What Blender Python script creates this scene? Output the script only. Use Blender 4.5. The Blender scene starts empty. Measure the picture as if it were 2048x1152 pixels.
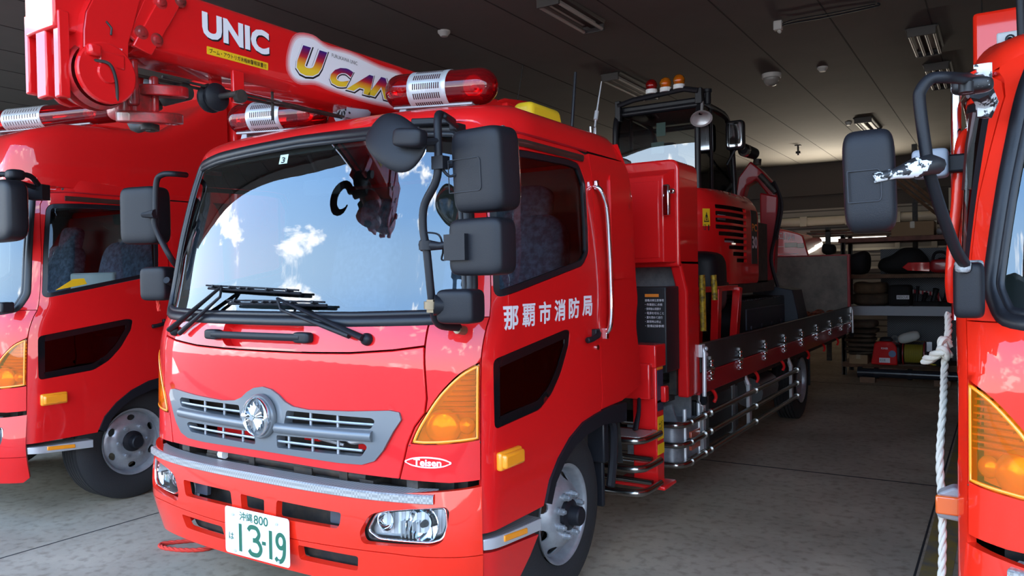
import bpy, bmesh, math, random
import numpy as np
from mathutils import Vector, Matrix
from mathutils.geometry import delaunay_2d_cdt
random.seed(7)
SC = bpy.context.scene
COL = SC.collection
PI = math.pi

# ------------------------------------------------------------------ camera
FPX, TH, PT, RL, CH = 1550.0, math.radians(32.33), math.radians(-0.8), math.radians(1.0), 1.62
_f = np.array([-math.sin(TH)*math.cos(PT), math.cos(TH)*math.cos(PT), math.sin(PT)])
_r0 = np.array([math.cos(TH), math.sin(TH), 0.0]); _u0 = np.cross(_r0, _f)
_r = _r0*math.cos(RL) - _u0*math.sin(RL); _u = _u0*math.cos(RL) + _r0*math.sin(RL)
_c = np.array([0.0, 0.0, CH])
cd = bpy.data.cameras.new('camera'); cam = bpy.data.objects.new('camera', cd); COL.objects.link(cam)
cam.matrix_world = Matrix(((_r[0], _u[0], -_f[0], 0), (_r[1], _u[1], -_f[1], 0), (_r[2], _u[2], -_f[2], CH), (0, 0, 0, 1)))
cd.sensor_width = 36.0; cd.lens = FPX/2048*36.0; cd.clip_start = 0.05; cd.clip_end = 500
SC.camera = cam
SC.view_settings.view_transform = 'Standard'; SC.view_settings.look = 'None'
SC.view_settings.gamma = 1.0; SC.view_settings.use_curve_mapping = False
SC.view_settings.exposure = 0.24

# ------------------------------------------------------------------ sky
SKY = 5.6
w = bpy.data.worlds.new('sky'); SC.world = w; w.use_nodes = True
nt = w.node_tree; nt.nodes.clear()
def N(tree, typ, **kw):
    n = tree.nodes.new(typ)
    for k, v in kw.items():
        if k in ('x',): continue
        setattr(n, k, v)
    return n
tc = N(nt, 'ShaderNodeTexCoord'); sep = N(nt, 'ShaderNodeSeparateXYZ'); nt.links.new(tc.outputs['Generated'], sep.inputs[0])
grad = N(nt, 'ShaderNodeValToRGB'); nt.links.new(sep.outputs['Z'], grad.inputs[0])
e = grad.color_ramp.elements
e[0].position = 0.0; e[0].color = (0.82, 0.85, 0.87, 1); e[1].position = 0.75; e[1].color = (0.17, 0.36, 0.78, 1)
m_ = e.new(0.22); m_.color = (0.50, 0.73, 1.0, 1); m_ = e.new(0.45); m_.color = (0.29, 0.56, 1.0, 1)
mp = N(nt, 'ShaderNodeMapping'); mp.inputs['Scale'].default_value = (1, 1, 1.7); mp.inputs['Location'].default_value = (0.35, 0.1, 0.2)
nt.links.new(tc.outputs['Generated'], mp.inputs[0])
no = N(nt, 'ShaderNodeTexNoise'); no.inputs['Scale'].default_value = 3.6; no.inputs['Detail'].default_value = 9; no.inputs['Roughness'].default_value = 0.58
nt.links.new(mp.outputs[0], no.inputs['Vector'])
cl = N(nt, 'ShaderNodeMapRange'); cl.inputs['From Min'].default_value = 0.585; cl.inputs['From Max'].default_value = 0.645
nt.links.new(no.outputs['Fac'], cl.inputs['Value'])
mixc = N(nt, 'ShaderNodeMix', data_type='RGBA'); nt.links.new(cl.outputs[0], mixc.inputs['Factor']); nt.links.new(grad.outputs[0], mixc.inputs['A'])
mixc.inputs['B'].default_value = (1.7, 1.7, 1.66, 1)
bg = N(nt, 'ShaderNodeBackground'); bg.inputs['Strength'].default_value = SKY
nt.links.new(mixc.outputs['Result'], bg.inputs['Color'])
wo = N(nt, 'ShaderNodeOutputWorld'); nt.links.new(bg.outputs[0], wo.inputs[0])

# sun: high and behind the building, so it lights only the yard outside
sd_ = bpy.data.lights.new('sun', 'SUN'); sd_.energy = 16; sd_.angle = math.radians(.6); sd_.color = (1, .95, .87)
sun = bpy.data.objects.new('sun', sd_); COL.objects.link(sun); sun.rotation_euler = (math.radians(-24), math.radians(6), 0)
# ------------------------------------------------------------------ pixel helpers (2048 x 1152 frame)
def ray(u, v): return _f + _r*((u-1024)/FPX) - _u*((v-576)/FPX)
def onX(u, v, X): d = ray(u, v); return _c + d*(X/d[0])
def onY(u, v, Y): d = ray(u, v); return _c + d*(Y/d[1])
def onZ(u, v, Z): d = ray(u, v); return _c + d*((Z-CH)/d[2])

# ------------------------------------------------------------------ materials
MATS = {}
def lin(c):
    if isinstance(c, str):
        c = [int(c[i:i+2], 16)/255 for i in (0, 2, 4)]
        c = [x/12.92 if x <= .04045 else ((x+.055)/1.055)**2.4 for x in c]
    return (*c[:3], 1)
def mat(name, col, rough=.5, metal=0., coat=0., bump=0., bscale=200., spec=.5, var=0., vscale=5., emit=None, estr=0., dirt=None, dr=(.4, .66)):
    if name in MATS: return MATS[name]
    m = bpy.data.materials.new(name); m.use_nodes = True; t = m.node_tree; p = t.nodes['Principled BSDF']
    p.inputs['Base Color'].default_value = lin(col); p.inputs['Roughness'].default_value = rough; p.inputs['Metallic'].default_value = metal
    p.inputs['Coat Weight'].default_value = coat; p.inputs['Coat Roughness'].default_value = .03; p.inputs['Specular IOR Level'].default_value = spec
    o = t.nodes.new('ShaderNodeTexCoord')
    if var > 0 or dirt:
        n = t.nodes.new('ShaderNodeTexNoise'); n.inputs['Scale'].default_value = vscale; n.inputs['Detail'].default_value = 6; n.inputs['Roughness'].default_value = .65
        t.links.new(o.outputs['Object'], n.inputs['Vector'])
        x = t.nodes.new('ShaderNodeMix'); x.data_type = 'RGBA'
        c = lin(col); x.inputs['A'].default_value = c
        x.inputs['B'].default_value = lin(dirt) if dirt else tuple(max(0, q*(1-var)) for q in c[:3]) + (1,)
        r = t.nodes.new('ShaderNodeMapRange'); r.inputs['From Min'].default_value = dr[0]; r.inputs['From Max'].default_value = dr[1]
        t.links.new(n.outputs['Fac'], r.inputs['Value']); t.links.new(r.outputs[0], x.inputs['Factor']); t.links.new(x.outputs['Result'], p.inputs['Base Color'])
    if bump > 0:
        n = t.nodes.new('ShaderNodeTexNoise'); n.inputs['Scale'].default_value = bscale; n.inputs['Detail'].default_value = 3
        t.links.new(o.outputs['Object'], n.inputs['Vector'])
        b = t.nodes.new('ShaderNodeBump'); b.inputs['Strength'].default_value = bump; b.inputs['Distance'].default_value = .01
        t.links.new(n.outputs['Fac'], b.inputs['Height']); t.links.new(b.outputs[0], p.inputs['Normal'])
    if emit: p.inputs['Emission Color'].default_value = lin(emit); p.inputs['Emission Strength'].default_value = estr
    MATS[name] = m; return m
def glassmat(name, tint, rough=0., ior=1.5, haze=0., hcol=(.5, .5, .5), boost=1.0):
    if name in MATS: return MATS[name]
    m = bpy.data.materials.new(name); m.use_nodes = True; t = m.node_tree; t.nodes.remove(t.nodes['Principled BSDF'])
    out = t.nodes['Material Output']
    tr = t.nodes.new('ShaderNodeBsdfTransparent'); tr.inputs[0].default_value = (*tint, 1)
    gl = t.nodes.new('ShaderNodeBsdfGlossy'); gl.inputs['Roughness'].default_value = rough; gl.inputs[0].default_value = (1, 1, 1, 1)
    fr = t.nodes.new('ShaderNodeFresnel'); fr.inputs['IOR'].default_value = ior
    base = tr
    if haze > 0:
        df = t.nodes.new('ShaderNodeBsdfDiffuse'); df.inputs[0].default_value = (*hcol, 1)
        hx = t.nodes.new('ShaderNodeMixShader'); hx.inputs[0].default_value = haze
        t.links.new(tr.outputs[0], hx.inputs[1]); t.links.new(df.outputs[0], hx.inputs[2]); base = hx
    mx = t.nodes.new('ShaderNodeMixShader'); t.links.new(fr.outputs[0], mx.inputs[0]); t.links.new(base.outputs[0], mx.inputs[1]); t.links.new(gl.outputs[0], mx.inputs[2])
    t.links.new(mx.outputs[0], out.inputs[0]); MATS[name] = m; return m

RED = mat('red_paint', (.67, .009, .010), rough=.45, coat=1.0, spec=.12)
REDB = mat('orange_red_lit_paint', (.78, .020, .006), rough=.45, coat=1.0, spec=.12)  # right-hand truck's paint; on the bumper, its overexposed brightness put into the colour
REDW = mat('worn_red_paint', (.55, .006, .010), rough=.45, coat=.5, dirt=(.10, .02, .015), vscale=9)
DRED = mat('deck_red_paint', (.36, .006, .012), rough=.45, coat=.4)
BLK = mat('black_plastic', (.009, .009, .012), rough=.48, bump=.12, bscale=420, spec=.28)
RUB = mat('black_rubber', (.010, .010, .013), rough=.38, bump=.05, bscale=150, spec=.35)
TYRE = mat('tyre_rubber', (.014, .013, .014), rough=.75, bump=.2, bscale=120)
DARK = mat('dark_steel', (.014, .013, .013), rough=.6, dirt=(.05, .035, .025), vscale=14)
GREY = mat('grille_grey', (.135, .143, .152), rough=.38, metal=.25, coat=.3)
TRIM = mat('cab_trim_grey', (.075, .085, .085), rough=.7)
DTRIM = mat('cab_trim_dark', (.022, .022, .026), rough=.7)
CHR = mat('chrome', (.85, .86, .88), rough=.07, metal=1.)
STEEL = mat('stainless_tube', (.42, .40, .38), rough=.22, metal=1.)
ALU = mat('aluminium', (.60, .60, .61), rough=.36, metal=.45)
SILV = mat('silver_wheel_paint', (.38, .39, .41), rough=.36, metal=.55, var=.25, vscale=10)
BEDG = mat('bed_panel_grey', (.055, .052, .05), rough=.4, metal=.3, dirt=(.035, .032, .03), vscale=6)
WHITE = mat('white_plate', (.82, .83, .82), rough=.4)
WLET = mat('white_lettering', (.80, .77, .80), rough=.5)
BLET = mat('black_lettering', (.008, .008, .01), rough=.5)
GLET = mat('green_lettering', (.006, .10, .055), rough=.5)
YEL = mat('yellow_paint', (.78, .52, .02), rough=.35, coat=.5)
YLAB = mat('yellow_label', (.80, .47, .01), rough=.5)
OLAB = mat('orange_label', (.75, .22, .02), rough=.5)
AMB = glassmat('amber_lens', (1., .50, .02), rough=.02, haze=.14, hcol=(1., .42, .012))
AMBS = mat('amber_reflector', (.92, .30, .014), rough=.3, coat=.6)
CLENS = glassmat('clear_lens', (.93, .95, .96), rough=.0)
WIND = glassmat('windscreen_glass', (.62, .70, .69), rough=.0, ior=1.95)
SIDEG = glassmat('side_glass', (.68, .73, .72), rough=.0)
DGLASS = glassmat('dark_glass', (.10, .10, .11), rough=.0)
REDLENS = glassmat('red_lens', (.70, .012, .02), rough=.0, haze=.17, hcol=(.55, .004, .010))
LAMPG = mat('lamp_bulb_red', (.9, .06, .02), rough=.25, coat=1.)
CLOTH = mat('seat_cloth', (.030, .042, .065), rough=.9, dirt=(.012, .014, .022), vscale=22)
WOOD = mat('wood_board', (.17, .085, .045), rough=.75, dirt=(.09, .045, .025), vscale=7)
GATEW = mat('worn_gate_boards', (.26, .225, .19), rough=.85, dirt=(.16, .14, .12), vscale=4)
GALV = mat('galvanised_sheet', (.30, .31, .33), rough=.45, metal=.6, dirt=(.22, .23, .25), vscale=18)
CARD = mat('cardboard', (.27, .17, .09), rough=.85)
TARP = mat('brown_tarp', (.085, .055, .034), rough=.9, var=.4, vscale=8)
BAG = mat('black_bag_cloth', (.007, .007, .008), rough=.85)
NAVY = mat('dark_blue_panel', (.02, .026, .04), rough=.55)
ROPEW = mat('white_rope', (.55, .50, .42), rough=.9)
ROPER = mat('red_rope', (.60, .035, .02), rough=.85)
YROPE = mat('yellow_cable', (.45, .36, .02), rough=.7)
LGREY = mat('light_grey_plastic', (.34, .37, .43), rough=.5)
PEEL = mat('peeled_paint', (.72, .73, .74), rough=.7)

def pattern(name, c1, c2, kind, scale, rough=.4, metal=0., width=.5, bump=.6, rot=None, coord='Object', vec=(1, 1, 1)):
    """two-colour procedural pattern: tread / slots / cloth"""
    if name in MATS: return MATS[name]
    m = bpy.data.materials.new(name); m.use_nodes = True; t = m.node_tree; p = t.nodes['Principled BSDF']
    p.inputs['Roughness'].default_value = rough; p.inputs['Metallic'].default_value = metal
    o = t.nodes.new('ShaderNodeTexCoord'); mp = t.nodes.new('ShaderNodeMapping'); mp.inputs['Scale'].default_value = vec
    if rot: mp.inputs['Rotation'].default_value = rot
    t.links.new(o.outputs[coord], mp.inputs[0])
    if kind == 'brick':
        b = t.nodes.new('ShaderNodeTexBrick'); b.inputs['Scale'].default_value = scale; b.inputs['Mortar Size'].default_value = width
        b.inputs['Color1'].default_value = lin(c2); b.inputs['Color2'].default_value = lin(c2); b.inputs['Mortar'].default_value = lin(c1)
        b.inputs['Brick Width'].default_value = .5; b.inputs['Row Height'].default_value = .25; b.inputs['Mortar Smooth'].default_value = .1
        t.links.new(mp.outputs[0], b.inputs['Vector']); t.links.new(b.outputs['Color'], p.inputs['Base Color']); fac = b.outputs['Fac']
    elif kind == 'checker':
        b = t.nodes.new('ShaderNodeTexChecker'); b.inputs['Scale'].default_value = scale; b.inputs['Color1'].default_value = lin(c1); b.inputs['Color2'].default_value = lin(c2)
        t.links.new(mp.outputs[0], b.inputs['Vector']); t.links.new(b.outputs['Color'], p.inputs['Base Color']); fac = b.outputs['Fac']
    else:
        b = t.nodes.new('ShaderNodeTexWave'); b.inputs['Scale'].default_value = scale; b.bands_direction = kind
        t.links.new(mp.outputs[0], b.inputs['Vector'])
        r = t.nodes.new('ShaderNodeMapRange'); r.inputs['From Min'].default_value = width-.08; r.inputs['From Max'].default_value = width+.08
        t.links.new(b.outputs['Fac'], r.inputs['Value'])
        x = t.nodes.new('ShaderNodeMix'); x.data_type = 'RGBA'; x.inputs['A'].default_value = lin(c1); x.inputs['B'].default_value = lin(c2)
        t.links.new(r.outputs[0], x.inputs['Factor']); t.links.new(x.outputs['Result'], p.inputs['Base Color']); fac = r.outputs[0]
    if bump:
        bp = t.nodes.new('ShaderNodeBump'); bp.inputs['Strength'].default_value = bump; bp.inputs['Distance'].default_value = .004
        t.links.new(fac, bp.inputs['Height']); t.links.new(bp.outputs[0], p.inputs['Normal'])
    MATS[name] = m; return m
TREAD = pattern('tread_plate', (.52, .51, .49), (.36, .35, .34), 'checker', 85., rough=.38, metal=.6, rot=(0, 0, .785), bump=1.)
SLOTS = pattern('speaker_slots', (.66, .66, .67), (.03, .01, .012), 'brick', 18., rough=.35, metal=.6, width=.05, vec=(1, 1, 1), rot=(0, 0, 0), coord='UV')

# ------------------------------------------------------------------ mesh helpers
class MB:
    def __init__(s): s.v = []; s.f = []; s.mi = []; s.uv = None
    def add(s, vs, fs, mi=0):
        b = len(s.v); s.v += [tuple(map(float, q)) for q in vs]
        for f in fs: s.f.append([b+i for i in f]); s.mi.append(mi)
        return s
    def box(s, c, d, rot=None, mi=0, taper=None):
        x, y, z = d[0]/2, d[1]/2, d[2]/2; vs = []
        for k in (-1, 1):
            tx, ty = (taper if (taper and k > 0) else (1, 1))
            for (i, j) in ((-1, -1), (1, -1), (1, 1), (-1, 1)): vs.append(Vector((i*x*tx, j*y*ty, k*z)))
        if rot is not None:
            R = rot if isinstance(rot, Matrix) else Matrix.Rotation(rot, 3, 'Z')
            vs = [R @ q for q in vs]
        vs = [q+Vector(c) for q in vs]
        return s.add(vs, [(3, 2, 1, 0), (4, 5, 6, 7), (0, 1, 5, 4), (1, 2, 6, 5), (2, 3, 7, 6), (3, 0, 4, 7)], mi)
    def bx(s, a, b, mi=0):
        return s.box([(a[i]+b[i])/2 for i in range(3)], [abs(b[i]-a[i]) for i in range(3)], mi=mi)
    def tube(s, pts, r, n=10, closed=False, cap=True, mi=0, sq=None):
        P = [Vector(p) for p in pts]; m = len(P); rs = r if hasattr(r, '__len__') else [r]*m
        T = []
        for i in range(m):
            a = P[(i-1) % m] if (closed or i > 0) else P[i]; b = P[(i+1) % m] if (closed or i < m-1) else P[i]
            t = (b-a); T.append(t.normalized() if t.length > 1e-9 else Vector((0, 0, 1)))
        up = Vector((0, 0, 1)) if abs(T[0].z) < .9 else Vector((1, 0, 0))
        x = T[0].cross(up).normalized(); vs = []
        for i in range(m):
            x = (x - T[i]*x.dot(T[i]))
            x = x.normalized() if x.length > 1e-6 else T[i].orthogonal().normalized()
            y = T[i].cross(x)
            for k in range(n):
                a = 2*PI*k/n
                vs.append(P[i]+(x*math.cos(a)*(sq[0] if sq else 1)+y*math.sin(a)*(sq[1] if sq else 1))*rs[i])
        fs = []
        for i in range(m if closed else m-1):
            j = (i+1) % m
            for k in range(n): fs.append((i*n+k, i*n+(k+1) % n, j*n+(k+1) % n, j*n+k))
        if cap and not closed: fs += [tuple(range(n))[::-1], tuple((m-1)*n+k for k in range(n))]
        return s.add(vs, fs, mi)
    def cyl(s, a, b, r, n=20, r2=None, mi=0): return s.tube([a, b], [r, r if r2 is None else r2], n, mi=mi)
    def lathe(s, prof, o=(0, 0, 0), ax=(1, 0, 0), n=32, mi=0, closed=False):
        A = Vector(ax).normalized(); x = A.orthogonal().normalized(); y = A.cross(x); O = Vector(o); vs = []; m = len(prof)
        for (h, r) in prof:
            for k in range(n):
                a = 2*PI*k/n; vs.append(O+A*h+(x*math.cos(a)+y*math.sin(a))*max(r, 1e-5))
        fs = []
        for i in range(m if closed else m-1):
            j = (i+1) % m
            for k in range(n): fs.append((i*n+k, j*n+k, j*n+(k+1) % n, i*n+(k+1) % n))
        return s.add(vs, fs, mi)
    def prism(s, poly, frame, depth, mi=0):
        """poly 2D; frame(a,b,d)->3D ; extruded over d in [0,depth]"""
        n = len(poly); vs = [frame(a, b, 0) for a, b in poly]+[frame(a, b, depth) for a, b in poly]
        fs = [tuple(range(n))[::-1], tuple(range(n, 2*n))]+[(i, (i+1) % n, n+(i+1) % n, n+i) for i in range(n)]
        return s.add(vs, fs, mi)
    def sq(s, c, d, e=.35, rot=None, nu=28, nv=18, mi=0):
        """superellipsoid, half axes d"""
        def cs(a, p): q = math.cos(a); return math.copysign(abs(q)**p, q)
        def sn(a, p): q = math.sin(a); return math.copysign(abs(q)**p, q)
        e1, e2 = e if hasattr(e, '__len__') else (e, e); vs = []
        for i in range(nv+1):
            v = -PI/2+PI*i/nv
            for k in range(nu):
                u = 2*PI*k/nu
                p = Vector((d[0]*cs(v, e1)*cs(u, e2), d[1]*cs(v, e1)*sn(u, e2), d[2]*sn(v, e1)))
                if rot is not None: p = rot @ p
                vs.append(p+Vector(c))
        fs = [(i*nu+k, i*nu+(k+1) % nu, (i+1)*nu+(k+1) % nu, (i+1)*nu+k) for i in range(nv) for k in range(nu)]
        return s.add(vs, fs, mi)
    def build(s, name, mats, parent=None, smooth=38, bevel=0., seg=2):
        me = bpy.data.meshes.new(name); me.from_pydata(s.v, [], s.f); me.update()
        bm = bmesh.new(); bm.from_mesh(me); bmesh.ops.remove_doubles(bm, verts=bm.verts, dist=1e-5) if s.uv is None else None
        bmesh.ops.recalc_face_normals(bm, faces=bm.faces) if s.uv is None else None
        bm.to_mesh(me); bm.free()
        ms = mats if isinstance(mats, (list, tuple)) else [mats]
        for m in ms: me.materials.append(m)
        if len(ms) > 1 and len(me.polygons) == len(s.mi):
            me.polygons.foreach_set('material_index', s.mi)
        if smooth:
            me.polygons.foreach_set('use_smooth', [True]*len(me.polygons)); me.set_sharp_from_angle(angle=math.radians(smooth))
        o = bpy.data.objects.new(name, me); COL.objects.link(o)
        if parent: o.parent = parent
        if bevel:
            b = o.modifiers.new('bevel', 'BEVEL'); b.width = bevel; b.segments = seg; b.limit_method = 'ANGLE'; b.angle_limit = math.radians(50); b.harden_normals = False
        return o
def split_build(name, mb, m, parent=None, **k):
    """one object for every separate piece of mb"""
    n = len(mb.v); par = list(range(n))
    def fd(i):
        while par[i] != i: par[i] = par[par[i]]; i = par[i]
        return i
    for f in mb.f:
        for q in f[1:]: par[fd(q)] = fd(f[0])
    gr = {}
    for f in mb.f: gr.setdefault(fd(f[0]), []).append(f)
    out = []
    for fs in gr.values():
        ids = sorted({i for f in fs for i in f}); mp_ = {j: i for i, j in enumerate(ids)}; q = MB(); q.add([mb.v[i] for i in ids], [[mp_[i] for i in f] for f in fs]); out.append(q.build(name, m, parent, **k))
    return out
def thing(name, label, cat, loc=(0, 0, 0), group=None, rz=0.):
    o = bpy.data.objects.new(name, None); COL.objects.link(o); o.location = loc; o.rotation_euler = (0, 0, rz); o['label'] = label; o['category'] = cat
    o.empty_display_size = .1
    if group: o['group'] = group
    return o
def tag(o, label, cat, group=None):
    o['label'] = label; o['category'] = cat
    if group: o['group'] = group
    return o
def struct(o): o['kind'] = 'structure'; return o
def pt(o, label): o['label'] = label; return o

def inpoly(p, poly):
    x, y = p; c = False; n = len(poly); j = n-1
    for i in range(n):
        xi, yi = poly[i]; xj, yj = poly[j]
        if (yi > y) != (yj > y) and x < (xj-xi)*(y-yi)/(yj-yi)+xi: c = not c
        j = i
    return c
def resample(poly, d):
    out = []
    for i in range(len(poly)):
        a = poly[i]; b = poly[(i+1) % len(poly)]; L = math.hypot(b[0]-a[0], b[1]-a[1]); k = max(1, int(math.ceil(L/d)))
        for t in range(k): out.append((a[0]+(b[0]-a[0])*t/k, a[1]+(b[1]-a[1])*t/k))
    return out
def rnd(poly, r, n=5):
    out = []; m = len(poly)
    for i in range(m):
        p = Vector(poly[i][:2]); a = Vector(poly[i-1][:2]); b = Vector(poly[(i+1) % m][:2]); rr = r if not hasattr(r, '__len__') else r[i]
        da = a-p; db = b-p; q = min(rr, da.length*.48, db.length*.48)
        if q < 1e-5: out.append(tuple(p)); continue
        A = p+da.normalized()*q; B = p+db.normalized()*q
        for k in range(n+1):
            t = k/n; out.append(tuple(A*(1-t)**2+p*2*t*(1-t)+B*t*t))
    return out
def area(poly): return .5*sum(poly[i-1][0]*poly[i][1]-poly[i][0]*poly[i-1][1] for i in range(len(poly)))
def inset(poly, d):
    """offset inwards by d"""
    sg = 1 if area(poly) > 0 else -1; out = []; m = len(poly)
    for i in range(m):
        p = Vector(poly[i]); a = (p-Vector(poly[i-1])); b = (Vector(poly[(i+1) % m])-p)
        if a.length < 1e-7 or b.length < 1e-7: continue
        a.normalize(); b.normalize(); na = Vector((-a.y, a.x))*sg; nb = Vector((-b.y, b.x))*sg; n = na+nb
        if n.length < 1e-3: n = na
        n = n.normalized(); k = max(n.dot(na), .4); out.append(tuple(p+n*(d/k)))
    return out
def crom(pts, n=6, closed=False):
    P = [Vector(p) for p in pts]; m = len(P); out = []
    for i in range(m if closed else m-1):
        p0 = P[(i-1) % m] if (closed or i > 0) else P[i]; p1 = P[i]; p2 = P[(i+1) % m]; p3 = P[(i+2) % m] if (closed or i+2 < m) else p2
        for k in range(n):
            t = k/n
            out.append(.5*((2*p1)+(p2-p0)*t+(2*p0-5*p1+4*p2-p3)*t*t+(3*p1-p0-3*p2+p3)*t**3))
    if not closed: out.append(P[-1])
    return [tuple(q) for q in out]
def sheet_mb(outer, holes, mp, thick=.02, res=.04, mb=None, grid=True, mi_back=0):
    """thick sheet: planar region (outer minus holes) mapped by mp(a,b,depth)->3D"""
    mb = mb or MB(); loops = [resample(outer, res)]+[resample(h, res) for h in holes]
    pts = []; edges = []
    for L in loops:
        b = len(pts); pts += L; edges += [(b+i, b+(i+1) % len(L)) for i in range(len(L))]
    nb = len(pts)
    if grid:
        xs = [p[0] for p in outer]; ys = [p[1] for p in outer]; B = np.array(pts)
        nx = int((max(xs)-min(xs))/res)+1; ny = int((max(ys)-min(ys))/res)+1
        for i in range(1, nx+1):
            for j in range(1, ny+1):
                p = (min(xs)+i*res, min(ys)+(j+.5*(i % 2))*res*.97)
                if not inpoly(p, outer) or any(inpoly(p, h) for h in holes): continue
                if ((B-np.array(p))**2).sum(1).min() < (res*.5)**2: continue
                pts.append(p)
    v2, _, f2, _, _, _ = delaunay_2d_cdt([Vector(p) for p in pts], edges, [], 0, 1e-6)
    fs = []
    for f in f2:
        c = (sum(v2[i][0] for i in f)/len(f), sum(v2[i][1] for i in f)/len(f))
        if inpoly(c, loops[0]) and not any(inpoly(c, h) for h in loops[1:]): fs.append(tuple(f))
    n = len(v2); front = [mp(p[0], p[1], 0.) for p in v2]
    if thick <= 0: return mb.add(front, fs)
    back = [mp(p[0], p[1], thick) for p in v2]
    cnt = {}
    for f in fs:
        for i in range(len(f)):
            a, b = f[i], f[(i+1) % len(f)]; cnt.setdefault((min(a, b), max(a, b)), []).append((a, b))
    b = len(mb.v); mb.v += [tuple(map(float, q)) for q in front]+[tuple(map(float, q)) for q in back]
    for f in fs: mb.f.append([b+i for i in f]); mb.mi.append(0)
    for f in fs: mb.f.append([b+n+i for i in f][::-1]); mb.mi.append(mi_back)
    for k, l in cnt.items():
        if len(l) == 1: a, c = l[0]; mb.f.append([b+c, b+a, b+n+a, b+n+c]); mb.mi.append(0)
    return mb
def text2d(body, size=1., bold=0., shear=0., spacing=1., res=3):
    c = bpy.data.curves.new('lettering', 'FONT'); c.body = body; c.size = 1.; c.bevel_depth = bold; c.bevel_resolution = 0; c.resolution_u = res; c.shear = shear; c.space_character = spacing
    o = bpy.data.objects.new('lettering', c); COL.objects.link(o)
    me = bpy.data.meshes.new_from_object(o.evaluated_get(bpy.context.evaluated_depsgraph_get()))
    vs = [(v.co.x*size, v.co.y*size) for v in me.vertices]; zz_ = [v.co.z for v in me.vertices]; fs = [tuple(p.vertices) for p in me.polygons if bold == 0 or sum(zz_[i] for i in p.vertices)/len(p.vertices) > bold*.2]
    bpy.data.objects.remove(o); bpy.data.curves.remove(c); bpy.data.meshes.remove(me)
    return vs, fs
def lettering(name, body, box, mp, m, parent, bold=0., shear=0., label=None, keep=False):
    """fit text into box (a0,b0,a1,b1), map with mp(a,b)->3D"""
    vs, fs = text2d(body, 1., bold, shear); x0 = min(v[0] for v in vs); x1 = max(v[0] for v in vs); y0 = min(v[1] for v in vs); y1 = max(v[1] for v in vs)
    sx = (box[2]-box[0])/(x1-x0); sy = (box[3]-box[1])/(y1-y0)
    mb = MB(); mb.add([mp(box[0]+(v[0]-x0)*sx, box[1]+(v[1]-y0)*sy) for v in vs], fs)
    mb.uv = False
    o = mb.build(name, m, parent, smooth=0)
    if label: o['label'] = label
    return o
# ------------------------------------------------------------------ the cab's skin as a surface over (s, z): s runs round the plan outline, z is height
def pchip(xs, ys):
    xs = np.array(xs, float); ys = np.array(ys, float); h = np.diff(xs); d = np.diff(ys)/h
    m = np.zeros(len(xs)); m[0] = d[0]; m[-1] = d[-1]
    for i in range(1, len(xs)-1):
        if d[i-1]*d[i] > 0:
            w1 = 2*h[i]+h[i-1]; w2 = h[i]+2*h[i-1]; m[i] = (w1+w2)/(w1/d[i-1]+w2/d[i])
    def f(x):
        x = min(max(x, xs[0]), xs[-1]); i = min(max(int(np.searchsorted(xs, x))-1, 0), len(xs)-2); t = (x-xs[i])/h[i]
        return ys[i]*(1+2*t)*(1-t)**2+h[i]*m[i]*t*(1-t)**2+ys[i+1]*t*t*(3-2*t)+h[i]*m[i+1]*t*t*(t-1)
    return f
YF = pchip([0, .30, .52, .80, 1.25, 1.40, 1.46, 1.9, 2.20, 2.34, 2.40], [.06, .03, .0, .015, .02, .045, .07, .165, .24, .285, .33])
WH = pchip([0, .30, .5, 1.3, 1.5, 2.1, 2.3, 2.4], [1.09, 1.11, 1.13, 1.13, 1.135, 1.115, 1.09, 1.06])
DD = pchip([0, .6, 1.3, 1.5, 2.4], [.30, .30, .33, .36, .36])
YR = pchip([0, 1.0, 1.1, 1.3, 1.6, 2.05, 2.2, 2.29, 2.36], [1.83, 1.83, 1.82, 1.785, 1.762, 1.765, 1.75, 1.70, 1.62])
NN = 2.6
_ph = np.linspace(0, PI/2, 400); _x = 1.13*np.sin(_ph)**(2/NN); _y = .33*(1-np.cos(_ph)**(2/NN))
_L = np.concatenate([[0], np.cumsum(np.hypot(np.diff(_x), np.diff(_y)))]); LQ = float(_L[-1])
def S(s, z):
    a = abs(s); w_ = WH(z); d = DD(z); y0 = YF(z)
    if a < LQ:
        p = float(np.interp(a, _L, _ph)); x = w_*math.sin(p)**(2/NN); y = y0+d*(1-max(math.cos(p), 0)**(2/NN))
    else: x = w_; y = y0+d+(a-LQ)
    return np.array([math.copysign(x, s), y, z])
def SX(x, z):
    q = min(abs(x)/WH(z), 1); return math.copysign(float(np.interp(math.asin(q**(NN/2)), _ph, _L)), x)
def SY(y, z, sg=1):
    d = DD(z); t = y-YF(z)
    return sg*(LQ+t-d) if t >= d else sg*float(np.interp(math.acos(max(1-t/d, 0)**(NN/2)), _ph, _L))
def SN(s, z):
    e = 2e-3; n = np.cross(S(s+e, z)-S(s-e, z), S(s, z+e)-S(s, z-e)); return n/np.linalg.norm(n)
def cmap(off=0.):
    def f(s, z, d=0.):
        o = off(s, z) if callable(off) else off
        return S(s, z)+SN(s, z)*(o-d)
    return f
def F(*p): return [(SX(x, z), z) for x, z in p]
def D(*p): return [(SY(y, z), z) for y, z in p]
def mir(poly): return [(-s, z) for s, z in poly][::-1]
def panel(name, poly, m, parent, holes=(), thick=.022, off=0., res=.04, back=None, bevel=.004):
    ms = [m, back] if back else m
    mb = sheet_mb(poly, list(holes), cmap(off), thick, res, mi_back=1 if back else 0)
    return mb.build(name, ms, parent, smooth=40, bevel=bevel)
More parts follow.
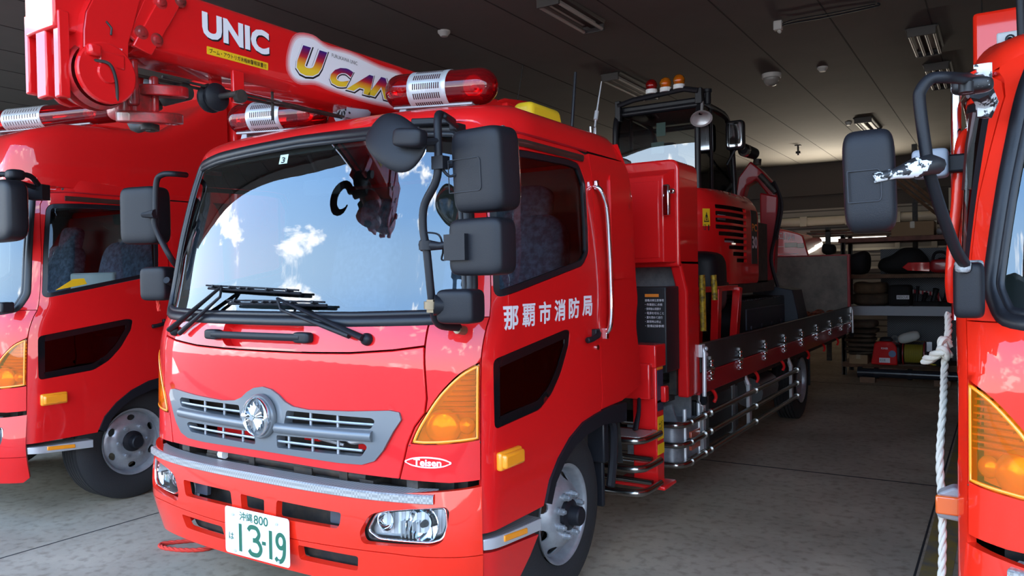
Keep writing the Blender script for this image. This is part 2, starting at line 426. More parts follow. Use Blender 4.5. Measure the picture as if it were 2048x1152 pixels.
def bead(name, loop, wd, ht, m, parent, off=0., closed=True, res=.03, mb=None, n=8):
    """rounded strip lying on the skin along a loop"""
    L = resample(loop, res) if closed else loop
    P = [Vector(cmap(off)(*q)) for q in L]; Nn = [Vector(SN(*q)) for q in L]; k = len(P); vs = []
    for i in range(k):
        a = P[i-1] if (closed or i > 0) else P[i]; b = P[(i+1) % k] if (closed or i < k-1) else P[i]
        t = (b-a).normalized(); x = t.cross(Nn[i]).normalized()
        for j in range(n):
            q = 2*PI*j/n; vs.append(P[i]+x*math.cos(q)*wd/2+Nn[i]*math.sin(q)*ht)
    fs = [(i*n+j, i*n+(j+1) % n, ((i+1) % k)*n+(j+1) % n, ((i+1) % k)*n+j) for i in range(k if closed else k-1) for j in range(n)]
    if not closed: fs += [tuple(range(n))[::-1], tuple((k-1)*n+j for j in range(n))]
    own = mb is None; mb = mb or MB(); mb.add(vs, fs)
    return mb.build(name, m, parent, smooth=50) if own else mb

# polygons of the right-hand half (+x); the other half is mirrored
DOORF = [(1.147, .56), (1.146, 1.0), (1.143, 1.45), (1.10, 1.85), (1.03, 2.18)]
LAMP = crom([(1.132, 1.262), (1.053, 1.219), (.969, 1.137), (.903, 1.043), (.868, .985), (.845, .935)], 4)+[ (.90, .933), (.969, .936), (1.06, .944), (1.133, .952)]
ARCH = [(.673, .576), (.718, .668), (.806, .754), (.922, .829), (1.063, .882), (1.20, .900), (1.285, .907)]
DOOR = DOORF+[(1.045, 2.235), (1.085, 2.262)]+D((.62, 2.268), (1.10, 2.268), (1.20, 2.25), (1.243, 2.19), (1.252, 2.04), (1.255, 1.71), (1.262, 1.44), (1.285, 1.25), (1.287, 1.08), (1.30, 1.0))+D(*ARCH[::-1])+D((.665, .56))
DWIN = rnd([(1.143, 1.53)]+D((1.10, 1.672), (1.172, 1.735), (1.178, 1.86), (1.182, 2.10), (1.125, 2.195), (1.02, 2.205), (.6, 2.195))+[(1.092, 2.185), (1.07, 2.15), (1.10, 1.9)], [.05, .03, .03, 0, .02, .03, .05, 0, .04, .02, 0])
LWIN = rnd([(1.20, 1.277)]+D((.905, 1.361), (.957, 1.352), (.940, 1.28), (.857, 1.154), (.766, 1.067), (.651, 1.009))+[(1.215, .982)], [.03, .02, .03, .02, .03, .03, .03, .03])
CORN = F((.893, 1.452), (.893, 1.335), (.908, 1.12), (.90, 1.06))+[(.86, 1.0), (.826, .925), (.788, .779)]+[(1.01, .774), (1.142, .783), (1.140, 1.1), (1.138, 1.452)]
HOODH = F((0, 1.292), (.30, 1.294), (.53, 1.300), (.75, 1.317), (.885, 1.335), (.900, 1.12), (.892, 1.06))+[(.852, 1.0), (.818, .925), (.780, .779)]+F((.5, .782), (.235, .786), (0, .786))
GRILH = [(0, 1.128), (.06, 1.119), (.11, 1.096), (.15, 1.068), (.20, 1.050), (.30, 1.042), (.53, 1.051), (.74, 1.066), (.785, 1.060), (.795, 1.03), (.76, .98), (.71, .896), (.665, .847), (.60, .826), (.47, .822), (.24, .825), (0, .827)]
def both(half):
    """closed outline from a half given from the top centre to the bottom centre"""
    return half+[(-s, z) for s, z in half[::-1] if abs(s) > 1e-6]
def cloud(poly): return [(SX(x, z), z) for x, z in poly]

def windscreen(root):
    out = rnd(both([(0, 1.437), (.5, 1.438), (.90, 1.447), (1.01, 1.463), (1.052, 1.56), (1.01, 1.9), (.965, 2.20), (.945, 2.285), (.70, 2.305), (0, 2.318)][::-1]), .03, 3)
    return out
def make_cab(root, paint, org, deep=True, driver=-1, skirt=True, markers=(1, -1)):
    """builds the cab's parts under root; returns the dict of them"""
    R = {}
    WS = windscreen(root)
    # frame round the windscreen, with the pillars
    fr = both([(0, 1.43), (.893, 1.43), (.893, 1.456), (1.138, 1.456), (1.096, 1.85), (1.024, 2.18), (1.036, 2.24), (1.06, 2.272), (1.06, 2.315), (0, 2.321)][::-1])
    R['pillars'] = panel('windscreen_surround', fr, paint, root, [WS], thick=.03, back=TRIM)
    mb = bead('', WS, .052, .014, None, None, mb=MB()); bead('', inset(WS, .028), .03, .010, None, None, mb=mb, off=-.002)
    R['gasket'] = mb.build('windscreen_gasket', RUB, root, smooth=60)
    R['wind'] = panel('windscreen', inset(WS, .012), WIND, root, thick=.0, off=-.004, res=.06, bevel=0)
    # cowl with the recessed grab handle
    cowl = both(F((0, 1.428), (.885, 1.428), (.885, 1.342), (.75, 1.324), (.53, 1.307), (.30, 1.301), (0, 1.299)))
    poc = rnd([(-.315, 1.424), (.240, 1.424), (.255, 1.345), (.21, 1.309), (-.285, 1.309), (-.325, 1.345)], .022)
    R['cowl'] = panel('cowl_panel', cowl, paint, root, [poc], thick=.05)
    o = panel('handle_recess', inset(poc, -.01), paint, R['cowl'], thick=.01, off=-.05, bevel=0)
    mb = MB()
    for x0, x1 in ((-.415, -.325), (.225, .305)):
        P = [cmap(.018)(SX(x, 1.36-(0.004 if x > 0 else 0)), 1.36) for x in (x0, x1)]
        mb.sq((P[0]+P[1])/2, (.052, .022, .025), .45)
    mb.tube([cmap(.030)(SX(x, 1.358), 1.358) for x in np.linspace(-.36, .26, 12)], .0155, 10, sq=(.75, 1.15))
    pt(mb.build('grab_handle', BLK, root), 'black grab handle below the windscreen')
    # hood panel and grille
    G = rnd(both(GRILH), .004, 2); Gs = cloud(G)
    R['hood'] = panel('front_panel', both(HOODH), paint, root, [inset(Gs, .002)], thick=.03)
    up = rnd([(.165, 1.030), (.655, 1.030), (.672, 1.018), (.652, .984), (.15, .965)], .012); lo = rnd([(.10, .912), (.612, .924), (.634, .905), (.60, .862), (.10, .853)], .012)
    lol = rnd([(-.05, .912), (-.575, .912), (-.60, .90), (-.565, .862), (-.05, .853)], .012)
    holes = [cloud(up), cloud([(-x, z) for x, z in up]), cloud(lo), cloud(lol)]
    def goff(s, z):
        q = abs(s)/.80; return .010+.006*math.sin(min(max((z-.82)/.24, 0), 1)*PI)
    R['grille'] = panel('radiator_grille', Gs, GREY, root, holes, thick=.05, off=goff, res=.03, bevel=.006)
    pt(R['grille'], 'grey radiator grille')
    mb = MB()
    for sg in (1, -1):
        pr = [(sg*x, .944+.008*(x/.6)) for x in np.linspace(.10, .66, 15)]
        bead('', [(SX(x, z), z) for x, z in pr], .052, .026, None, None, off=.012, closed=False, mb=mb)
    mb.build('grille_rib', GREY, R['grille'], smooth=50)
    mb = MB()
    for sg in (1, -1):
        for z0, xa, xb in ((.997, .14, .675), (.882, .06 if sg < 0 else .09, .60)):
            mb.tube([cmap(.004)(SX(sg*x, z0+.006*x), z0+.006*x) for x in np.linspace(xa, xb, 8)], .006, 6)
            for x in ((.30, .46) if z0 > .95 else (.16, .31, .46)):
                zz = (.963, 1.032) if z0 > .95 else (.855, .918)
                mb.tube([cmap(-.006)(SX(sg*x, z), z) for z in zz], .007, 6)
    mb.build('grille_slats', SILV, R['grille'])
    # engine space seen through the grille and under the front panel
    mb = MB(); mb.bx((-.95, .22, .45), (.95, .30, 1.25)); mb.bx((-1.0, .25, .55), (1.0, 1.4, .95))
    for z, r, y, q in ((.745, .026, .13, .55), (.80, .018, .16, .8), (.70, .024, .14, .8)): mb.cyl((-q, y, z), (q, y, z), r)
    for x, h_, w2 in ((-.72, .78, .03), (-.5, .74, .05), (-.2, .765, .02), (.16, .75, .06), (.42, .77, .025), (.56, .74, .04), (.82, .775, .03)): mb.bx((x-w2, .10, .62), (x+w2, .22, h_))
    mb.build('engine_bay', DARK, root)
    mb = MB(); mb.cyl((-.42, .09, .752), (-.385, .09, .752), .022); mb.build('white_collar', WHITE, root)
    mb = MB()
    mb.tube(crom([(.30, .16, .905), (.38, .15, .90), (.42, .16, .88), (.50, .15, .892), (.56, .15, .88)], 5), .010, 8); mb.tube(crom([(.2, .17, .875), (.3, .16, .87), (.36, .17, .86)], 4), .008, 8)
    mb.build('coolant_pipe', ALU, root)
    mb = MB(); mb.bx((-.55, .17, .83), (-.15, .20, .93)); mb.bx((.1, .17, .86), (.2, .2, .93)); mb.bx((.45, .17, .85), (.6, .2, .92)); split_build('engine_bracket', mb, RED, root)
    # emblem
    ec = Vector((0, -.012, .993)); mb = MB(); mb.lathe([(0, .104), (.012, .104), (.02, .098), (.02, 0)], ec+Vector((0, .012, 0)), (0, -1, 0), 40)
    em = mb.build('emblem_base', GREY, R['grille'])
    mb = MB()
    for sg in (1, -1):
        for a0, a1 in ((8, 90), (90, 172)):
            pts = []; rad = []
            for k in range(11):
                a = math.radians(a0+(a1-a0)*k/10); q = 1-abs(math.degrees(a)-90)/82; rr = .088-.012*q
                pts.append(ec+Vector((sg*rr*math.sin(a), -.018, rr*math.cos(a)))); rad.append(.005+.015*q)
            mb.tube(pts, rad, 8, sq=(1, .6))
        mb.tube([ec+Vector((sg*.085, -.016, .0)), ec+Vector((sg*.03, -.018, -.004))], [.02, .006], 8)
    mb.build('emblem_arcs', CHR, R['grille'], smooth=60)
    mb = MB(); nP = 16
    vs = [ec+Vector((0, -.040, 0))]
    for k in range(nP*2):
        a = PI*k/nP; r = (.072 if (k//2) % 4 == 0 else .062) if k % 2 == 0 else .050
        vs.append(ec+Vector((r*math.sin(a), -.026 if k % 2 else -.032, r*math.cos(a))))
    nb = len(vs); vs += [Vector((p.x, ec.y-.012, p.z)) for p in vs[1:]]
    m_ = nP*2
    mb.add(vs, [(0, 1+k, 1+(k+1) % m_) for k in range(m_)]+[(1+k, nb+k, nb+(k+1) % m_, 1+(k+1) % m_) for k in range(m_)])
    mb.cyl(ec+Vector((0, -.035, 0)), ec+Vector((0, -.046, 0)), .013, 16)
    mb.build('emblem_crest', CHR, R['grille'], smooth=20)
    # corner panels with lamps, doors, rear side panels
    for sg in (1, -1):
        mm = (lambda p: p) if sg > 0 else mir
        c = panel('corner_panel', mm(CORN), paint, root, [mm(inset(LAMP, -.006))], thick=.03)
        R['corner', sg] = c
        mb = bead('', mm([(.829, .922)]+[(1.142, .938)])[:], .006, .003, None, None, off=-.001, closed=False, mb=MB())
        mb.build('panel_seam', DARK, c)
        lens = panel('turn_signal_lamp', mm(LAMP), AMB, root, thick=.0, off=.004, res=.03, bevel=0); pt(lens, 'amber turn signal lamp')
        R['lamp', sg] = lens
        rim = bead('lamp_rim', mm(inset(LAMP, .006)), .012, .004, AMBS, lens, off=.002)
        panel('lamp_reflector', mm(LAMP), AMBS, lens, thick=.01, off=-.05, bevel=0)
        mb = MB()
        for i, z in enumerate(np.arange(1.06, 1.25, .022)):
            sl = .89+(z-1.04)*.9+.03
            mb.box(cmap(-.028)(sg*(sl+1.125)/2, z), (max(1.12-sl, .02), .03, .006), rot=sg*.5)
        mb.build('lamp_louvres', mat('amber_louvre', (.62, .15, .008), rough=.3), lens)
        P = cmap(-.030)(sg*.975, 1.0); Nn = Vector(SN(sg*.975, 1.0))
        mb = MB(); mb.lathe([(0, .078), (.012, .074), (.022, .055), (.03, .03), (.032, 0)], P, Nn, 28)
        P2 = cmap(-.03)(sg*1.085, 1.005); mb.lathe([(0, .036), (.012, .03), (.018, .0)], P2, SN(sg*1.085, 1.005), 20)
        mb.build('lamp_bowl', mat('amber_bowl', (1., .58, .10), rough=.15, metal=.45), lens, smooth=60)
        # door
        d = panel('door', mm(DOOR), paint, root, [mm(DWIN), mm(LWIN)], thick=.03, back=TRIM); R['door', sg] = d
        gi = rnd(inset(DWIN, .030), .02, 3)
        panel('window_rubber', mm(inset(DWIN, .002)), RUB, d, [mm(gi)], thick=.02, off=-.004, res=.05)
        panel('door_window', mm(inset(gi, -.004)), SIDEG, d, thick=0, off=-.012, res=.08, bevel=0)
        li = rnd(inset(LWIN, .045), .03, 3)
        panel('lower_window_rubber', mm(inset(LWIN, .002)), mat('black_ceramic', (.006, .006, .007), rough=.12), d, [mm(li)], thick=.02, off=-.003, res=.05)
        panel('lower_window', mm(inset(li, -.004)), DGLASS, d, thick=0, off=-.006, res=.08, bevel=0)
        hp = Vector(cmap(.022)(SY(1.165, 1.305, sg), 1.305)); mb = MB()
        mb.tube([hp+Vector((0, -.075, -.012)), hp+Vector((.012*sg, -.04, -.008)), hp+Vector((.012*sg, .03, .006)), hp+Vector((0, .055, .016))], [.016, .015, .015, .018], 8)
        mb.box(hp+Vector((-.01*sg, .048, .016)), (.03, .05, .045)); mb.build('door_handle', BLK, d, bevel=.005)
        mb = MB(); q = cmap(.0)(SY(1.245, 1.245, sg), 1.245); mb.cyl(q, q+np.array([.008*sg, 0, 0]), .014); mb.build('door_lock', CHR, d)
        # panel line cover at the door top and the wind deflector strip
        mb = MB()
        A_ = [cmap(.012)(SY(y, 2.222, sg), 2.222+.0) for y in np.linspace(.50, 1.15, 8)]
        mb.tube(A_, .017, 8, sq=(.45, 1.)); mb.build('rain_visor', mat('smoked_visor', (.05, .022, .018), rough=.2), d)
        tp_ = mm(D((1.17, 1.0), (1.15, 2.255), (1.38, 2.255), (1.41, 1.0))); panel('door_post_trim', tp_, TRIM, root, thick=.01, off=-.035, bevel=0)
        hp_ = mm(D((.62, 2.215), (.62, 2.33), (1.70, 2.33), (1.72, 2.225))); panel('header_trim', hp_, TRIM, root, thick=.01, off=-.036, bevel=0)
        # rear side panel
        rp = D((1.252, 2.262), (1.262, 2.04), (1.267, 1.71), (1.274, 1.44), (1.297, 1.25), (1.299, 1.08), (1.312, 1.0), (1.297, .912), (1.40, .917), (1.55, .92), (1.60, .93), (1.70, .95), (1.822, .976), (1.822, 1.07), (1.785, 1.24), (1.760, 1.6), (1.765, 2.05), (1.745, 2.2), (1.71, 2.268))
        rp = panel('rear_side_panel', mm(rp), paint, root, thick=.03, back=TRIM); R['rsp', sg] = rp
        vp = rnd(D((1.462, 2.175), (1.665, 2.185), (1.698, 2.14), (1.712, 1.92), (1.712, 1.606), (1.432, 1.598)), .035)
        panel('raised_vent_panel', mm(vp), paint, rp, thick=.02, off=.010, bevel=.008)
        # wheel arch trim
        outer = ARCH+[(1.40, .916), (1.586, .905)]; inner = [(.72, .555), (.765, .645), (.85, .72), (.95, .775), (1.088, .812), (1.293, .832), (1.582, .80)]
        tr = D(*outer)+D(*inner[::-1])
        panel('wheel_arch_trim', mm(tr), BLK, root, thick=.05, off=.014, bevel=.005)
        mb = MB(); prev = None
        for y, z in [(.69, .56)]+inner+[(1.62, .55)]:
            cur = [(sg*1.10, y, z), (sg*.72, y, z)]
            if prev: mb.add([prev[0], prev[1], cur[1], cur[0]], [(0, 1, 2, 3)])
            prev = cur
        mb.build('wheel_well', DARK, root)
        # step below the door
        mb = MB()
        st = [(1.158, .538)]+[(SY(y, .515, 1), .515+.02*(1-(y-.2)/.43)) for y in (.35, .5, .63)]
        sb = [(1.158, .492)]+[(SY(y, .46, 1), .459+.03*(1-(y-.2)/.43)) for y in (.35, .5, .63)]
        poly = st+sb[::-1]
        o = panel('side_step', mm(poly), ALU, root, thick=.03, off=.008, bevel=.004); R['step', sg] = o
        vs = []; m2 = cmap(.008)
        for s_, z_ in st: p = m2(sg*s_, z_); vs += [p, p+np.array([-.16*sg, 0, 0.005])]
        mb = MB(); mb.add(vs, [(2*i, 2*i+1, 2*i+3, 2*i+2) for i in range(3)]); mb.build('step_tread', TREAD, o)
        orf = mm([(1.283, .526), (1.47, .508), (1.47, .482), (1.283, .499)]); pt(panel('step_reflector', orf, AMBS, o, thick=.01, off=.014), 'amber reflector on the step')
        sk = mm([(1.158, .478), (SY(.5, .45), .452), (SY(.62, .44), .44), (SY(.56, .36), .36), (SY(.45, .26), .26), (SY(.35, .22), .22), (1.158, .25)])
        if skirt: panel('lower_skirt', sk, paint, root, thick=.03, bevel=.004)
        # side marker
        if sg not in markers: continue
        mk = cmap(.022)(SY(.365, .845, sg), .845); mb = MB(); mb.box(mk, (.045, .155, .062)); mb.box(mk-np.array([sg*.012, 0, 0]), (.03, .175, .08))
        pt(mb.build('side_marker_lamp', AMBS, root, bevel=.012, seg=3), 'amber side marker lamp')
    # roof
    nS = 36; front = np.linspace(-1.06, 1.06, nS); base = []; nrm = []
    def zb(s): t = min(max((abs(s)-.98)/.12, 0), 1); return 2.3195*(1-t)+2.274*t
    for s in front: base.append(S(s, zb(s))); n_ = SN(s, zb(s)); nrm.append((n_[0], n_[1], .16))
    right = []
    for y in np.linspace(.62, 1.58, 10): s = SY(y, 2.274); right.append((S(s, 2.274), (1, 0, .10)))
    rr = [((1.088, 1.69, 2.274), (.9, .4, .16)), ((1.06, 1.72, 2.274), (.5, .8, .25))]
    rear = [((x, 1.725, 2.274), (0, 1, .28)) for x in np.linspace(.95, -.95, 9)]
    loop = [(b, n_) for b, n_ in zip(base, nrm)]+right+rr+rear+[((-p[0], p[1], p[2]), (-n_[0], n_[1], n_[2])) for p, n_ in rr[::-1]]+[((-p[0], p[1], p[2]), (-n_[0], n_[1], n_[2])) for p, n_ in right[::-1]]
    rings = []; zt = 2.415
    for k in range(9):
        f = k/8*PI/2; ring = []
        for p, n_ in loop:
            h = math.hypot(n_[0], n_[1]); ins = n_[2]*(1-math.cos(f)); z = p[2]+(zt-p[2])*math.sin(f)
            ring.append(Vector((p[0]-n_[0]/h*ins, p[1]-n_[1]/h*ins, z)))
        rings.append(ring)
    top = rings[-1]
    for t in (.15, .35, .6, .85): rings.append([Vector((p.x*(1-t), p.y*(1-t)+.95*t, zt+.035*(1-(1-t)**2))) for p in top])
    mb = MB(); n = len(loop); vs = [q for r_ in rings for q in r_]
    fs = [(i*n+k, i*n+(k+1) % n, (i+1)*n+(k+1) % n, (i+1)*n+k) for i in range(len(rings)-1) for k in range(n)]+[tuple((len(rings)-1)*n+k for k in range(n))]
    mb.add(vs, fs); R['roof'] = mb.build('roof', paint, root, smooth=60)
    panel('front_header_trim', [(-1.03, 2.262), (1.03, 2.262), (1.02, 2.36), (-1.02, 2.36)], TRIM, root, thick=.01, off=-.036, bevel=0)
    for sg in (1, -1):
        q_ = [(.90, 2.30), (1.0, 2.16), (1.16, 2.22), (1.30, 2.24), (1.30, 2.33), (.92, 2.34)]; panel('pillar_top', q_ if sg > 0 else mir(q_), paint, root, thick=.01, off=-.016, bevel=0)
    # drip seam above the doors
    for sg in (1, -1):
        mb = MB(); mb.tube([cmap(.0)(sg*1.07, 2.269)]+[cmap(.002)(SY(y, 2.270, sg), 2.270) for y in np.linspace(.55, 1.22, 8)], .006, 6); mb.build('drip_rail', DRED, root)
    # back wall, floor, dash, seats
    mb = MB(); prof = [(YR(z)-.01, z) for z in np.linspace(.95, 2.36, 14)]; W1 = 1.10
    vs = []
    for y, z in prof: vs += [(-W1, y, z), (W1, y, z)]
    mb.add(vs, [(2*i, 2*i+1, 2*i+3, 2*i+2) for i in range(len(prof)-1)]); mb.bx((-1.08, .34, .94), (1.08, 1.80, .97))
    mb.build('cab_rear_wall', [paint], root)
    mb = MB(); mb.bx((-1.06, 1.66, .97), (1.06, 1.70, 2.26)); mb.bx((-1.05, .5, 2.285), (1.05, 1.66, 2.30)); mb.build('cab_lining', TRIM, root)
    mb = MB()
    mb.sq((0, .52, 1.20), (1.03, .26, .26), (.3, .3)); mb.sq((driver*.52, .55, 1.45), (.24, .13, .07), .5); mb.sq((.12, .50, 1.42), (.16, .12, .06), .4)
    mb.build('dashboard', DTRIM, root)
    c = Vector((driver*.52, .80, 1.50)); ax = Vector((0, .5, .86)).normalized(); mb = MB()
    x = Vector((1, 0, 0)); y = ax.cross(x)
    mb.tube([c+(x*math.cos(a)+y*math.sin(a))*.215 for a in np.linspace(0, 2*PI, 32)[:-1]], .016, 8, closed=True)
    for a in (.3, PI-.3, -PI/2): mb.tube([c, c+(x*math.cos(a)+y*math.sin(a))*.21], .014, 6)
    mb.cyl(c, c-ax*.5, .035); mb.sq(c, (.06, .06, .05), .7); mb.build('steering_wheel', DTRIM, root)
    for x0, w0 in ((driver*.55, .25), (-driver*.52, .40)) if deep else ((driver*.52, .25),):
        mb = MB(); mb.sq((x0, 1.10, 1.30), (w0, .26, .09), .4); R_ = Matrix.Rotation(-.22, 3, 'X'); mb.sq((x0, 1.30, 1.62), (w0, .08, .36), .4, rot=R_); mb.sq((x0+.06, 1.38, 2.02), (w0*.55, .055, .12), .5, rot=R_)
        mb.build('seat', mat('seat_pattern', (.030, .042, .070), rough=.9, dirt=(.085, .11, .17), vscale=26), root, smooth=60)
    return R

def make_bumper(root, paint, plate=True):
    o3 = lambda s, z: .030*(1-max(0, (abs(s)-.9)/.26)*.9)+.012*math.sin(min(max((z-.30)/.45, 0), 1)*PI)
    head = rnd([(.617, .551), (.664, .628), (.735, .650), (.85, .667), (1.0, .682), (1.016, .665), (1.012, .60), (.995, .544), (.95, .523), (.80, .514), (.63, .507)], [.03, .03, .01, 0, .02, .02, 0, .03, .03, 0, .03])
    u = [rnd([(.133, .622), (.52, .618), (.515, .57), (.50, .550), (.133, .546)], .015), rnd([(-.58, .622), (-.188, .621), (-.168, .550), (-.55, .548)], .015), rnd([(-.115, .618), (.051, .613), (.056, .552), (-.102, .552)], .01)]
    l = [rnd([(.262, .447), (.606, .450), (.592, .38), (.257, .377)], .015)]; l.append([(-s, z) for s, z in l[0]])
    top = both([(0, .724), (.40, .724), (.8, .728), (.97, .74), (1.148, .756), (1.152, .482), (.773, .486), (.3, .472), (0, .470)])
    bot = both([(0, .466), (.3, .468), (.773, .482), (1.152, .478), (1.152, .33), (1.11, .30), (.7, .305), (0, .303)])
    b = panel('bumper', top, paint, root, [head, mir(head)]+u, thick=.035, off=o3, bevel=.010)
    bl = panel('bumper_apron', bot, paint, b, l, thick=.035, off=o3, bevel=.012)
    # recess frames around the upper intakes
    mb = MB(); mb.bx((-.58, .12, .33), (.58, .18, .62)); mb.build('bumper_beam', DARK, b)
    for x0, x1 in ((.40, .515), (-.58, -.47)):
        panel('tow_cover', rnd([(x0, .545), (x0, .622), (x1, .622), (x1, .545)], .008), mat('slate_plastic', (.035, .045, .06), rough=.4), b, thick=.02, off=-.028)
    for h in l: panel('lower_intake_plate', inset(h, -.02), DARK, bl, thick=.01, off=-.025, bevel=0)
    # tread strip along the top edge
    mb = MB(); ss = np.linspace(-.99, .955, 60); vs = []
    for s in ss:
        n_ = SN(s, .73); P = S(s, .70); hv = np.array([n_[0], n_[1], 0.])
        for o_, z in ((.040, .690), (.046, .694), (.046, .722), (.040, .728), (-.035, .736), (-.035, .72)): q = P+hv*o_; vs.append((q[0], q[1], z+(.012*max(0, abs(s)-.6) if abs(s) > .6 else 0)))
    mb.add(vs, [(i*6+k, i*6+k+1, (i+1)*6+k+1, (i+1)*6+k) for i in range(59) for k in range(5)])
    pt(mb.build('bumper_tread_strip', TREAD, b, smooth=30), 'silver tread plate along the bumper top')
    for sg in (1, -1):
        hp = head if sg > 0 else mir(head); lens_p = [(sg*s, z) for s, z in rnd([(.645, .556), (.685, .63), (.74, .648), (.85, .665), (.998, .679), (1.008, .60), (.992, .55), (.94, .532), (.70, .527)], .02)]
        if sg < 0: lens_p = lens_p[::-1]
        box = panel('headlight_box', inset(hp, -.02), mat('chrome_reflector', (.86, .87, .88), rough=.3, metal=.15, bump=.9, bscale=26), root, thick=.01, off=-.055, res=.03, bevel=0); pt(box, 'headlight')
        bead('headlight_housing', inset(hp, .002), .03, .02, DARK, box, off=-.03)
        panel('headlight_facets', inset(lens_p, .016), pattern('lamp_facets', (.90, .91, .92), (.60, .61, .63), 'X', 9., rough=.22, metal=.25, width=.5, bump=1.), box, thick=.006, off=-.026, res=.03, bevel=0)
        panel('headlight_lens', lens_p, CLENS, box, thick=0, off=.016, res=.05, bevel=0)
        mb = MB()
        for s0, r in ((.90, .072), (.72, .042)):
            P = Vector(cmap(-.02)(sg*s0, .600)); n_ = Vector(SN(sg*s0, .6)); n_ = Vector((n_.x*.3, n_.y, n_.z)).normalized()
            mb.lathe([(-.012, r*.25), (-.006, r*.6), (.012, r), (.018, r*1.02), (.016, r*1.06)], P, n_, 28)
        for k in range(5):
            q = cmap(-.008)(sg*(.80+.018*k), .575); mb.box(q, (.006, .03, .07), rot=sg*.3)
        mb.build('headlight_reflector', CHR, box, smooth=40)
        mb = MB(); P = Vector(cmap(-.02)(sg*.90, .600)); n_ = Vector(SN(sg*.9, .6)); mb.tube([P, P+n_*.03], [.016, .012], 12); mb.build('headlight_bulb', DARK, box)
        e2 = bead('headlight_rim', lens_p, .010, .006, CHR, box, off=.014)
    return b

def wheel(root, c, sg, kind='hub', r=.43):
    """c = centre of the tyre's outer face plane; sg = side it faces (+1 = +x)"""
    c = Vector(c); wdt = .235; mb = MB(); X = Vector((sg, 0, 0))
    prof = [(-wdt*.5-.09, r*.56), (-wdt-.0, r*.60), (-wdt+.012, r*.80), (-wdt+.02, r*.94)]
    for k in range(5):
        a = -wdt+.03+k*(wdt-.06)/5; b_ = a+(wdt-.06)/5
        prof += [(a+.004, r*.995), (b_-.008, r*.995), (b_-.006, r*.965), (b_, r*.965)]
    prof += [(-.02, r*.985), (-.006, r*.93), (.004, r*.80), (0, r*.64), (-.012, r*.575), (-.05, r*.555)]
    mb.lathe(prof, c, X, 64); t = mb.build('wheel', TYRE, root, smooth=30); pt(t, 'black-tyred wheel')
    mb = MB(); mb.lathe([(-.10, r*.50), (-.03, r*.52), (-.012, r*.545), (-.002, r*.575), (.006, r*.578), (.004, r*.555), (-.012, r*.53), (-.06, r*.51)], c, X, 64)
    Ri = r*.515
    if kind == 'hub': dz = lambda q: np.interp(q, [0, .085, .118, .135, .165, .185, .205, Ri], [.022, .022, .022, .018, -.004, -.03, -.045, -.055])
    elif kind == 'flat': dz = lambda q: np.interp(q, [0, .085, .118, .14, .16, .19, Ri], [-.02, -.02, -.015, -.012, -.03, -.03, -.05])
    else: dz = lambda q: np.interp(q, [0, .10, .13, .15, Ri], [-.13, -.13, -.12, -.09, -.04])
    holes = []
    nh = 8 if kind == 'hub' else 6
    for k in range(nh):
        a = 2*PI*(k+.5)/nh; R0 = .184 if kind == 'hub' else .178
        holes.append([(R0*math.cos(a)+.022*math.cos(b)*math.cos(a)-.032*math.sin(b)*math.sin(a), R0*math.sin(a)+.022*math.cos(b)*math.sin(a)+.032*math.sin(b)*math.cos(a)) for b in np.linspace(0, 2*PI, 13)[:-1]])
    def mp(a, b, d): q = math.hypot(a, b); return (c.x+sg*(dz(q)-d), c.y+a, c.z+b)
    sheet_mb([(Ri*math.cos(a), Ri*math.sin(a)) for a in np.linspace(0, 2*PI, 65)[:-1]], holes, mp, .008, .022, mb=mb)
    mb.build('wheel_rim', SILV, t, smooth=45)
    mb = MB(); h0 = dz(0)
    if kind != 'dish': mb.lathe([(h0-.01, .078), (h0+.018, .076), (h0+.024, .062), (h0+.028, .05), (h0+.075, .047), (h0+.082, .04), (h0+.082, 0)], c, X, 32)
    else: mb.lathe([(h0, .08), (h0+.10, .075), (h0+.11, 0)], c, X, 24)
    mb.build('wheel_hub', BLK if kind != 'dish' else SILV, t)
    if kind == 'hub':
        for k in range(8):
            a = 2*PI*(k+.5)/8; p = c+Vector((sg*(h0), .1025*math.cos(a), .1025*math.sin(a))); mb = MB()
            mb.cyl(p, p+X*.012, .020, 14); mb.cyl(p+X*.012, p+X*.034, .0165, 6); mb.cyl(p+X*.034, p+X*.044, .010, 8); mb.build('lug_nut', SILV, t)
    elif kind == 'flat':
        mb = MB()
        for k in range(6):
            a = 2*PI*k/6; p = c+Vector((sg*dz(.118), .115*math.cos(a), .115*math.sin(a))); mb.cyl(p, p+X*.02, .014, 6)
        mb.build('lug_nuts', SILV, t)
    return t

